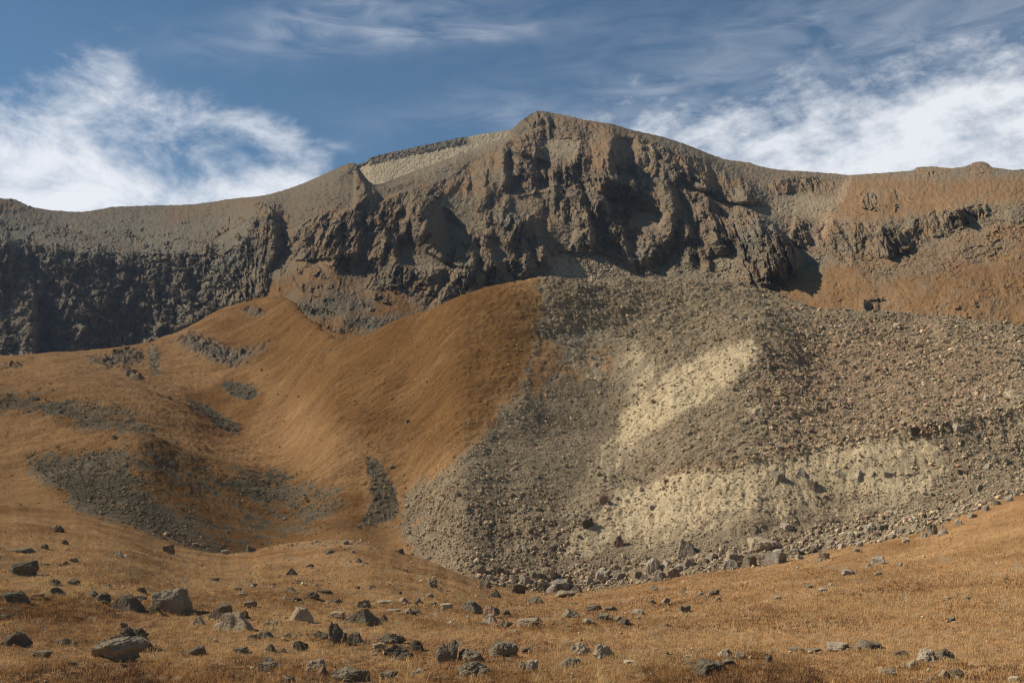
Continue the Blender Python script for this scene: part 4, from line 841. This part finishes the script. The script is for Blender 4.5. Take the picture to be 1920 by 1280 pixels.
bl(1496, 1221, 32, 7, 'g', 's'); bl(1528, 1221, 26, 5, 'g', 's'); bl(1693, 1231, 35, 11, 'd', 'r'); bl(1745, 1238, 46, 22, 'p', 'r', 'big cream rounded boulder, lower right', 'cream rounded boulder'); bl(1777, 1237, 36, 21, 'd', 'r')
bl(1716, 1253, 25, 16, 'p', 't'); bl(1666, 1266, 35, 10, 'g', 'j'); bl(1678, 1258, 12, 9, 'd', 't'); bl(1774, 1272, 26, 17, 'g', 't'); bl(1800, 1269, 28, 13, 'd', 'b'); bl(1745, 1274, 13, 7, 'p', 'r'); bl(1905, 1279, 30, 12, 'p', 'r')
bl(1786, 1164, 15, 8, 'd', 'b', 'small dark stone alone on the smooth right hand meadow slope', 'lone slope stone'); bl(1443, 1242, 14, 17, 'd', 'r'); bl(1816, 1124, 11, 6, 'g', 'b'); bl(1778, 1125, 15, 5, 't', 's'); bl(1592, 1078, 22, 10, 'g', 's')
bl(1544, 1112, 19, 7, 'g', 's'); bl(1519, 1102, 15, 7, 'd', 'b'); bl(1459, 1123, 12, 5, 'p', 's'); bl(1650, 1057, 30, 13, 'g', 's'); bl(1630, 1062, 12, 9, 'g', 't'); bl(1690, 1061, 11, 7, 'g', 't'); bl(1648, 1078, 15, 6, 't', 'b')
bl(1690, 1125, 9, 5, 't', 't'); bl(1888, 1090, 9, 5, 'd', 'b'); bl(1560, 1099, 12, 5, 'g', 's')
bl(1545, 1051, 26, 16, 't', 'b', 'square tan block with a black right face at the lower edge of the heap', 'square tan block'); bl(1456, 1058, 36, 19, 'g', 'b', 'pale grey block with an undercut base in the heap', 'undercut grey block')
for q in [(1463, 1043, 22, 11, 'g', 'b'), (1476, 997, 27, 13, 'g', 's'), (1599, 1009, 22, 13, 'g', 'r'), (1631, 996, 20, 16, 'g', 'r'), (1655, 993, 26, 11, 'd', 's'), (1752, 1002, 19, 20, 'd', 'r'), (1772, 1001, 21, 17, 'g', 'r'), (1700, 1017, 15, 10, 't', 'b'),
          (1646, 1006, 15, 9, 'd', 'b'), (1718, 992, 16, 11, 'g', 'b'), (1536, 1002, 20, 10, 't', 'b'), (1450, 1030, 22, 12, 'g', 'b'), (1490, 1040, 18, 10, 'g', 'b'), (1510, 1035, 16, 9, 't', 'b'), (1528, 1030, 17, 10, 'g', 'b'), (1500, 1048, 15, 8, 'g', 's'),
          (1560, 1022, 17, 10, 'g', 'b'), (1580, 1028, 15, 9, 'g', 'b'), (1612, 1024, 16, 10, 'g', 'b'), (1608, 1036, 14, 8, 'p', 's'), (1675, 1008, 14, 9, 'g', 'b'), (1690, 999, 14, 9, 'g', 'b'), (1735, 1008, 14, 9, 'g', 'b'),
          (1800, 984, 16, 10, 'g', 'b'), (1825, 972, 15, 10, 'g', 'b'), (1850, 958, 17, 11, 'g', 'b'), (1872, 948, 15, 10, 'd', 'b'), (1895, 940, 16, 10, 'g', 'b'), (1838, 955, 14, 8, 'p', 'b'), (1910, 930, 16, 9, 'g', 'b')]: bl(*q)
bl(1798, 808, 26, 14, 'g', 's', 'blue grey tilted stone on the brow above the tan wall', 'blue grey brow stone'); bl(1803, 794, 28, 10, 'd', 'b'); bl(1714, 815, 24, 13, 'd', 'b', 'dark block on the brow directly above the tan wall', 'dark brow block'); bl(1641, 828, 24, 12, 'd', 't')
bl(1583, 824, 14, 8, 'd', 'b'); bl(1815, 829, 20, 11, 'd', 't'); bl(1858, 880, 25, 12, 'g', 't', 'grey pointed boulder right of the tan wall', 'grey pointed boulder'); bl(1889, 872, 18, 11, 'd', 'b'); bl(1755, 827, 14, 6, 'd', 't')
bl(1575, 888, 32, 9, 'p', 't', 'flat pale pyramid on the tan wall', 'flat pale pyramid'); bl(1612, 901, 21, 20, 'g', 't', 'grey pointed boulder stuck in the middle of the tan wall', 'pointed wall boulder'); bl(1639, 897, 17, 12, 'g', 't'); bl(1667, 895, 22, 11, 'g', 's')
bl(1798, 893, 12, 8, 'd', 'b'); bl(1841, 918, 20, 11, 'd', 't'); bl(1853, 751, 16, 8, 'g', 'b'); bl(1864, 806, 14, 8, 't', 'b'); bl(1527, 920, 22, 20, 'd', 'b', 'dark brown upright boulder low on the tan wall', 'dark wall boulder')
bl(1460, 905, 20, 17, 'g', 'b', 'grey boulder on the left part of the tan wall', 'left wall boulder'); bl(1489, 865, 10, 9, 'd', 'b'); bl(1502, 895, 20, 14, 'g', 'b'); bl(1331, 852, 15, 6, 'd', 's'); bl(1355, 871, 14, 7, 'd', 't'); bl(1546, 935, 14, 8, 'r', 'b')
bl(1225, 955, 14, 9, 'g', 's'); bl(1203, 922, 9, 9, 'd', 'b'); bl(1130, 945, 24, 17, 'r', 's', 'brown tilted slab at the top left end of the tan wall', 'brown tilted slab'); bl(1159, 940, 12, 9, 'd', 'b'); bl(1465, 845, 14, 8, 'd', 'b')
bl(1420, 836, 12, 7, 't', 'b'); bl(1520, 812, 14, 8, 'r', 'b'); bl(765, 792, 7, 6, 'd', 'b', 'tiny dark stone alone on the wide orange hillside', None); bl(733, 878, 12, 7, 'g', 'b'); bl(213, 824, 13, 9, 'd', 'b', 'dark stone on the sunlit knoll crest', None)
bl(317, 748, 9, 6, 'd', 'b'); bl(1466, 700, 14, 9, 'r', 'b'); bl(1622, 625, 16, 10, 'r', 'b'); bl(1650, 640, 14, 9, 't', 'b'); bl(1488, 630, 12, 7, 't', 'b'); bl(1555, 762, 14, 9, 't', 'b'); bl(1530, 768, 14, 10, 't', 'b'); bl(1376, 734, 9, 7, 'd', 'b')

landmarks = [(q[0], q[1], q[7]) for q in B if q[7]]
taken = set(q[6] for q in B if q[6])
def auto_label(x, y, w_, h, tone, kind):
    size = 'small' if w_ < 14 else 'medium' if w_ < 26 else 'large'
    place = 'stone' if w_ < 18 else 'boulder'
    for vary in range(3):
        for lx, ly, nm in sorted(landmarks, key=lambda l: (l[0] - x) ** 2 + (1.6 * (l[1] - y)) ** 2)[:9]:
            dx, dy = x - lx, 1.6 * (y - ly); r = math.hypot(dx, dy)
            rel = ('left of' if dx < 0 else 'right of') if abs(dx) > abs(dy) else ('behind' if dy < 0 else 'in front of')
            if 'wall' in nm or 'brow' in nm or y < 900: rel = rel.replace('behind', 'above').replace('in front of', 'below')
            adv = '' if r > 70 else 'just ' if r > 28 else 'close '
            if adv == 'close ' : rel = {'left of': 'against the left of', 'right of': 'against the right of'}.get(rel, rel)
            elif adv: rel = adv + rel
            t_ = [f'{size} {TONE[tone]} {KIND[kind]} {place} {rel} the {nm}', f'{size} {TONE[tone]} {place} standing {rel} the {nm}', f'{TONE[tone]} {KIND[kind]} {place} lying {rel} the {nm}'][vary]
            if t_ not in taken: taken.add(t_); return t_
    return f'{size} {TONE[tone]} {place} at photo column {x}'
def add_boulder(x, y, w_, h, tone, kind, label, i):
    rs = np.random.RandomState(1000 + i)
    p, D = surface_hit(x, y); u = D / F
    if 860 < x < 1500 and 1020 < y < 1115: w_, h = 1.2 * w_, 1.25 * h
    v, f = rock_shape(5 if w_ > 22 else 4, kind, rs)
    tilt = rs.uniform(-.22, .22, 2); a_ = rs.uniform(-.5, .5) if kind in 'ts' else rs.uniform(0, 6.28)
    ca, sa = math.cos(a_), math.sin(a_); v = v @ np.array([[ca, sa, 0], [-sa, ca, 0], [0, 0, 1]])
    c, s_ = math.cos(tilt[0]), math.sin(tilt[0]); v = v @ np.array([[c, 0, -s_], [0, 1, 0], [s_, 0, c]])
    lo, hi = v.min(0), v.max(0); v = (v - (lo + hi) / 2) / (hi - lo)
    h *= .92 if y > 1100 and kind not in 'j' else 1
    bury = .34 if kind == 's' else .5
    v = v * [w_ * u, w_ * u * rs.uniform(.7, .95), h * u / (1 - bury)]
    v[:, 2] += h * u / (1 - bury) * (.5 - bury)
    o = mesh_object('flat_boulder' if kind == 's' else 'boulder', v, f, STONE['w' if tone == 'g' and label and x > 860 and y < 1118 else tone], False)
    o.location = p + Vector((0, w_ * u * .3, .0))
    o['label'] = label or auto_label(x, y, w_, h, tone, kind); o['category'] = 'boulder'; o['kind'] = 'thing'
    o['group'] = 'boulders on the meadow' if y > 1095 and not (960 < x < 1440 and y < 1115) else 'boulders on the moraine and its foot'
    return o
for i, q in enumerate(B):
    q = list(q)
    if 860 < q[0] and q[1] < 1118 and not q[6]: q[4] = {'d': 'g', 'g': 'w'}.get(q[4], q[4])       # the blocks below the scree are fresh and pale
    add_boulder(*q[:7], i)

# ------------------------------------------------------------------ uncountable rubble: scree, stones in the grass
def attr_material(name, rough=.7, transl=0.0):
    m = bpy.data.materials.new(name); m.use_nodes = True; k = NT(m.node_tree); k.n.clear()
    at = k.new('ShaderNodeAttribute', attribute_name='colour'); bs = k.new('ShaderNodeBsdfDiffuse'); bs.inputs['Roughness'].default_value = rough
    P = k.new('ShaderNodeTexCoord').outputs['Object']; a, _ = k.noise(P, 3.0, 4, .7)
    col = k.mix(k.math('MULTIPLY', k.ramp(a, .35, .7), .45), at.outputs['Color'], (.5, .5, .5), 'MULTIPLY'); k.l.new(col, bs.inputs['Color'])
    o = k.new('ShaderNodeOutputMaterial')
    if transl:
        tr = k.new('ShaderNodeBsdfTranslucent'); k.l.new(col, tr.inputs['Color']); mx_ = k.new('ShaderNodeMixShader'); mx_.inputs[0].default_value = transl
        k.l.new(bs.outputs[0], mx_.inputs[1]); k.l.new(tr.outputs[0], mx_.inputs[2]); k.l.new(mx_.outputs[0], o.inputs[0])
    else: k.l.new(bs.outputs[0], o.inputs[0])
    return m
M_rubble = attr_material('rubble_stone')
def rubble(name, P, size, col, sub, seed, label):
    """many loose stones as one object: points (n,3), sizes in metres, colours (n,3)"""
    rs = np.random.RandomState(seed); n = len(P)
    protos = [rock_shape(sub, rs.choice(list('bbbsj')), rs)[0] for _ in range(20)]; f = ICO[sub][1]; nv = len(ICO[sub][0])
    protos = np.stack(protos); which = rs.randint(0, 20, n)
    a_ = rs.uniform(0, 6.28, n); b_ = rs.normal(0, .45, n); ca, sa, cb, sb = np.cos(a_), np.sin(a_), np.cos(b_), np.sin(b_); z0 = 0 * a_; o1 = z0 + 1
    R = np.stack([np.stack([ca, -sa, z0], -1), np.stack([sa, ca, z0], -1), np.stack([z0, z0, o1], -1)], 1)
    R2 = np.stack([np.stack([cb, z0, sb], -1), np.stack([z0, o1, z0], -1), np.stack([-sb, z0, cb], -1)], 1)
    sc = np.stack([rs.uniform(.8, 1.25, n), rs.uniform(.7, 1.1, n), rs.uniform(.5, .95, n)], -1) * size[:, None] * .62
    v = protos[which] * sc[:, None, :]; v = np.einsum('nij,nvj->nvi', R2 @ R, v) + P[:, None, :]
    v[:, :, 2] += (sc[:, 2] * .35)[:, None]
    F_ = (f[None] + (np.arange(n) * nv)[:, None, None]).reshape(-1, 3)
    o = mesh_object(name, v.reshape(-1, 3), F_, M_rubble, False)
    point_colour(o, 'colour', np.repeat(col, nv, 0)); o['kind'] = 'stuff'; o['label'] = label; return o
def stone_colours(n, rs, red):
    pal = 1.08 * np.array([[.42, .32, .20], [.25, .19, .12], [.56, .425, .265], [.40, .25, .155], [.40, .335, .23]])
    pr = np.stack([.50 - .15 * red, .20 - 0 * red, .13 + .02 * red, .05 + .14 * red, .12 - .01 * red], -1); cs = np.cumsum(pr / pr.sum(1)[:, None], 1)
    k_ = (rs.uniform(size=(n, 1)) > cs).sum(1).clip(0, 4)
    return pal[k_] * rs.uniform(.7, 1.3, (n, 1)) * rs.uniform(.93, 1.07, (n, 3))
ZS = Cover(); ZS.ch('s')[:] = 2.2
ZS.put('s', 2.7, [(740, 1010), (760, 940), (880, 860), (960, 880), (900, 1000), (820, 1040)], 20)
ZS.put('s', 2.4, [(1005, 530), (1500, 530), (1560, 600), (1400, 650), (1200, 650), (1010, 620)], 20)
ZS.put('s', 3.5, [(1420, 640), (1560, 590), (1920, 600), (2240, 620), (2240, 840), (1800, 790), (1450, 850), (1380, 760)], 30)
ZS.put('s', 3.3, [(830, 930), (1000, 900), (1100, 980), (1050, 1110), (960, 1100), (850, 1060)], 30)
ZS.put('s', 6.6, [(860, 1050), (960, 1070), (1200, 1055), (1400, 1025), (1500, 1000), (1700, 960), (1850, 925), (2240, 850), (2240, 900), (1860, 970), (1700, 1012), (1500, 1055), (1200, 1100), (960, 1120), (880, 1095)], 14)
ZS.put('s', 4.6, [(1180, 935), (1260, 893), (1440, 846), (1560, 818), (1750, 788), (1810, 792), (1800, 812), (1560, 838), (1440, 862), (1280, 905)], 8)
ZS.put('s', 3.0, [(1780, 800), (1920, 760), (2240, 800), (2240, 900), (1850, 930), (1760, 950), (1790, 870)], 20)
ZS.put('s', 3.2, _k1, 20); ZS.put('s', 2.6, _k1b, 20); ZS.put('s', 2.6, _k2, 14); ZS.put('s', 2.4, [(690, 858), (745, 930), (740, 970), (672, 990), (700, 930)], 6)
rs = np.random.RandomState(5)
N_ = 400000
x = rs.uniform(-200, 2120, N_); y = rs.uniform(522, 1125, N_); im = np.clip(np.searchsorted(mcols, x), 0, len(mcols) - 1)
ok = (y < toe_y[im] + 2) & (y > crest_y[im] + .5); x, y = x[ok], y[ok]
g_ = MC.at('grass', x, y); t_ = MC.at('tan', x, y); sz = ZS.at('s', x, y); rk = MC.at('rock', x, y)
clump = fbm(x / 26, y / 18, 4, .6, 77)
dn = np.clip((1 - g_) * (1 - .62 * t_) * (.66 + 1.2 * clump), 0.02, 1) * np.clip((2.6 / sz) ** 1.0, .35, 1); dn = np.maximum(dn, .036 + .14 * np.clip(clump - .15, 0, 1) * (sz > 2.2)) * (1 - .7 * rk)
dn = np.maximum(dn, .17 * MC.at('stray', x, y) * np.clip(.6 + 2 * clump, .1, 1.6)); dn = np.maximum(dn, .05 * MC.at('strew', x, y) * np.clip(.5 + 3 * clump, 0, 2))
ok = rs.uniform(size=len(x)) < dn; x, y, sz, g_ = x[ok], y[ok], sz[ok], g_[ok]
px = np.clip(.70 * sz * rs.lognormal(0, .52, len(x)), 1.0, 12.5) * np.where(g_ > .6, .8, 1)
P_, _ = where(x, y); szm = px * P_[:, 1] / F
red = MC.at('red', x, y); colr = stone_colours(len(x), rs, red)
left_ = x < 745; colr[left_] *= [.72, .69, .62]
big = px > 3.6
rubble('scree_rubble', P_[~big], szm[~big], colr[~big], 1, 11, 'loose grey brown scree covering the moraine slopes')
rubble('coarse_rubble', P_[big], szm[big], colr[big], 2, 12, 'coarser broken stones scattered over the moraine and along its foot')
# stones in the meadow
N_ = 42000
x = rs.uniform(-200, 2120, N_); y = rs.uniform(930, 1280, N_); im = np.clip(np.searchsorted(mcols, x), 0, len(mcols) - 1); ok = y > toe_y[im]; x, y = x[ok], y[ok]
cl_ = fbm(x / 60, y / 22, 4, .6, 99)
strip_ = np.exp(-((y - 1018) / 9) ** 2) * (x > 470) * (x < 720)
dn = np.clip(.05 + .55 * np.clip(cl_ + .02, 0, 1) + .5 * strip_, 0, 1) * np.interp(x, [-200, 350, 600, 1150, 1400, 1700, 2100], [.6, .7, 1, .9, .5, .16, .1]) * np.interp(y - np.interp(x, mcols, toe_y), [0, 20, 90, 160, 260], [1.6, 1.1, .7, .5, .4])
ok = rs.uniform(size=len(x)) < dn; x, y = x[ok], y[ok]
fx_ = np.concatenate([q[0] + rs.normal(0, .62, 5) * q[2] for q in B if q[1] > 1040]); fy_ = np.concatenate([q[1] + np.abs(rs.normal(0, 3, 5)) - 2 for q in B if q[1] > 1040])
x = np.concatenate([x, fx_]); y = np.minimum(np.concatenate([y, fy_]), 1300)
px = np.clip(rs.lognormal(1.05, .5, len(x)), 1.3, 8.5); P_, _ = where(x, y)
rubble('meadow_stones', P_, px * P_[:, 1] / F, stone_colours(len(x), rs, .1 + 0 * x), 2, 13, 'small stones strewn through the dry meadow grass')
# stones on the mountain slopes
N_ = 70000
x = rs.uniform(-100, 2020, N_); y = rs.uniform(230, 680, N_); ic = np.clip(np.searchsorted(ncols, x), 0, len(ncols) - 1)
vr = (y - nY[0, ic]) / (nY[-1, ic] - nY[0, ic]); ok = (vr > 0) & (vr < .985); x, y, ic, vr = x[ok], y[ok], ic[ok], vr[ok]
jr = (vr * (NR - 1)).astype(int); cl_ = fbm(x / 40, y / 24, 4, .6, 55); dn = np.clip(.16 + 1.2 * cl_, .03, .9) * (1 - .75 * NC.at('rock', x, y)) * (1 - .75 * NC.at('grass', x, y))
ok = rs.uniform(size=len(x)) < dn; x, y, ic, jr = x[ok], y[ok], ic[ok], jr[ok]
P_ = np.stack([NXw[jr, ic], nD[jr, ic], nZ[jr, ic] + ZC], -1); px = np.clip(rs.lognormal(.45, .4, len(x)), .9, 4.5)
rubble('mountain_rubble', P_, px * P_[:, 1] / F, stone_colours(len(x), rs, .2 + 0 * x) * .9, 1, 14, 'far scattered blocks and rubble on the mountain slopes')

# ------------------------------------------------------------------ dry grass of the meadow
M_grass = attr_material('dry_grass_blades', .6, .25)
def blades(name, x, y, h0, h1, wpx, seed, label, gain=1.0):
    rs = np.random.RandomState(seed); P, on_m = where(x, y); n = len(x); D = P[:, 1]
    pn = fbm(P[:, 0] / 2.6, P[:, 1] / 2.6, 4, .6, 3); pm = fbm(P[:, 0] / 9, P[:, 1] / 9, 3, .5, 8); pt_ = fbm(P[:, 0] / .7, P[:, 1] / .7, 2, .6, 9)
    h = rs.uniform(h0, h1, n) * (.7 + 1.5 * np.clip(pt_ + .5 * pn, -.3, .9)); wd = np.maximum(.012, wpx * D / F) * rs.uniform(.7, 1.3, n)
    a_ = rs.uniform(0, 6.28, n); lean = rs.normal(0, .35, (n, 2)) + [.16, 0]
    side = np.stack([np.cos(a_), .35 * np.sin(a_), 0 * a_], -1) * wd[:, None] * .5
    mid = P + np.stack([lean[:, 0] * h * .35, lean[:, 1] * h * .35, h * .6], -1); tip = P + np.stack([lean[:, 0] * h, lean[:, 1] * h, h * (1 - .25 * np.abs(lean).sum(1).clip(0, 1.5))], -1)
    b0 = P - [0, 0, .03]
    v = np.stack([b0 - side, b0 + side, mid + side * .8, mid - side * .8, tip], 1)
    k_ = np.arange(n)[:, None] * 5
    fl = np.concatenate([k_ + [0, 1, 2, 3], k_ + [3, 2, 4]], 1).ravel(); sz_ = np.tile([4, 3], n)
    o = mesh_object(name, v.reshape(-1, 3), fl, M_grass, False, sz_)
    pal = np.array([[.37, .21, .10], [.59, .365, .15], [.76, .545, .26], [.16, .092, .055], [.52, .30, .12]])
    sc = pn * 2.2 + pm * 1.9 + pt_ * 1.5 + rs.normal(0, .18, n)
    if gain is not None: st_ = GC.at('straw', x, y); br_ = GC.at('brush', x, y); sc = sc + .8 * st_ - .8 * br_; h = h * (1 + .5 * br_ + .15 * st_)
    i_ = np.select([sc > .5, sc > .12, sc > -.25, sc > -.6], [2, 1, 4, 0], 3)
    c = pal[i_] * rs.uniform(.75, 1.25, (n, 1)) * (1 - np.array([.42, .48, .54]) * MC.at('dark', x, y)[:, None] if gain is None else gain)
    point_colour(o, 'colour', np.repeat(c, 5, 0)); o['kind'] = 'stuff'; o['label'] = label; return o
rs = np.random.RandomState(21)
n_ = 185000; x = rs.uniform(-380, 2300, n_); y = 1300 - 230 * rs.uniform(0, 1, n_) ** 1.5
bare = fbm(x / 34, y / 13, 4, .6, 201); ok = (bare < .26) | (rs.uniform(size=n_) < .25); x, y = x[ok], y[ok]
fx_ = np.concatenate([q[0] + rs.uniform(-.6, .6, 70) * q[2] for q in B if q[1] > 1100 and q[2] > 16]); fy_ = np.concatenate([q[1] + rs.uniform(-1, 5, 70) for q in B if q[1] > 1100 and q[2] > 16])
x = np.concatenate([x, fx_]); y = np.minimum(np.concatenate([y, fy_]), 1318)
blades('dry_grass', x, y, .07, .15, .95, 31, 'golden brown dry grass of the near meadow')
n_ = 135000; x = rs.uniform(-380, 2300, n_); y = 930 + 250 * np.sqrt(rs.uniform(0, 1, n_)) * rs.uniform(.82, 1, n_); im = np.clip(np.searchsorted(mcols, x), 0, len(mcols) - 1); ok = y > toe_y[im] + 1
x, y = x[ok], y[ok]; g_ = GC.at('grass', x, y); ok = rs.uniform(size=len(x)) < g_
n_ = 9000; sx_ = rs.uniform(-100, 2020, n_); sy_ = 1310 - 170 * rs.uniform(0, 1, n_) ** 1.5; ok3 = fbm(sx_ / 60, sy_ / 24, 3, .6, 211) > -.05
blades('tall_grass_stalks', sx_[ok3], sy_[ok3], .20, .36, .7, 34, 'taller pale dry stalks standing in the near meadow', 1.25)
hx_ = rs.uniform(-150, 2070, 200000); hy_ = rs.uniform(525, 1060, 200000); im = np.clip(np.searchsorted(mcols, hx_), 0, len(mcols) - 1)
ok2 = (hy_ < toe_y[im]) & (hy_ > crest_y[im] + .5) & (rs.uniform(size=len(hx_)) < MC.at('grass', hx_, hy_) ** 2 * (1 - MC.at('rock', hx_, hy_)))
blades('hillside_grass', hx_[ok2], hy_[ok2], .05, .14, .9, 33, 'short ochre grass of the hillside and knolls', None)
blades('far_meadow_grass', x[ok], y[ok], .08, .18, .9, 32, 'short orange grass on the farther meadow')

# ------------------------------------------------------------------ thin snow on the skyline right of the summit
sx = np.linspace(1044, 1112, 60); i_ = np.clip(np.searchsorted(ncols, sx), 0, len(ncols) - 1)
Dn = nD[-1, i_]; top = np.stack([(sx - 960) / F * Dn, Dn, nZ[-1, i_] + ZC], -1); th = (.9 + .7 * perlin(sx / 7, sx * 0)) * sstep(1044, 1050, sx) * sstep(1112, 1104, sx) * np.where(abs(sx - 1084) < 3, .3, 1)
rows = [top + [0, 2.0, -.8], top + np.stack([0 * sx, 3 + 0 * sx, .2 + th], -1), top + np.stack([0 * sx, 8 + 0 * sx, .2 + th], -1), top + [0, 14, -3.0]]
ms = bpy.data.materials.new('snow'); ms.use_nodes = True; ms.node_tree.nodes['Principled BSDF'].inputs['Base Color'].default_value = (.82, .85, .9, 1); ms.node_tree.nodes['Principled BSDF'].inputs['Roughness'].default_value = .8
snow = mesh_object('snow_patch', np.stack(rows).reshape(-1, 3), grid_faces(4, 60), ms, True)
snow['label'] = 'thin strip of white snow on the skyline just right of the summit'; snow['category'] = 'snow patch'

# ------------------------------------------------------------------ thin mountain air
hz = bpy.data.materials.new('thin_air'); hz.use_nodes = True; k = NT(hz.node_tree); k.n.clear()
vp = k.new('ShaderNodeVolumePrincipled'); vp.inputs['Color'].default_value = (.62, .76, 1.0, 1); vp.inputs['Density'].default_value = .00005; vp.inputs['Anisotropy'].default_value = .2
o_ = k.new('ShaderNodeOutputMaterial'); k.l.new(vp.outputs[0], o_.inputs['Volume'])
x0, x1, y0, y1, z0, z1 = -2600, 2600, -900, 2600, -34, 500
bxv = [(a, b, c) for c in (z0, z1) for b in (y0, y1) for a in (x0, x1)]
haze = mesh_object('haze', bxv, [[0, 2, 3, 1], [4, 5, 7, 6], [0, 1, 5, 4], [2, 6, 7, 3], [0, 4, 6, 2], [1, 3, 7, 5]], hz); haze['kind'] = 'stuff'; haze['label'] = 'thin blue air in front of the far cliffs'
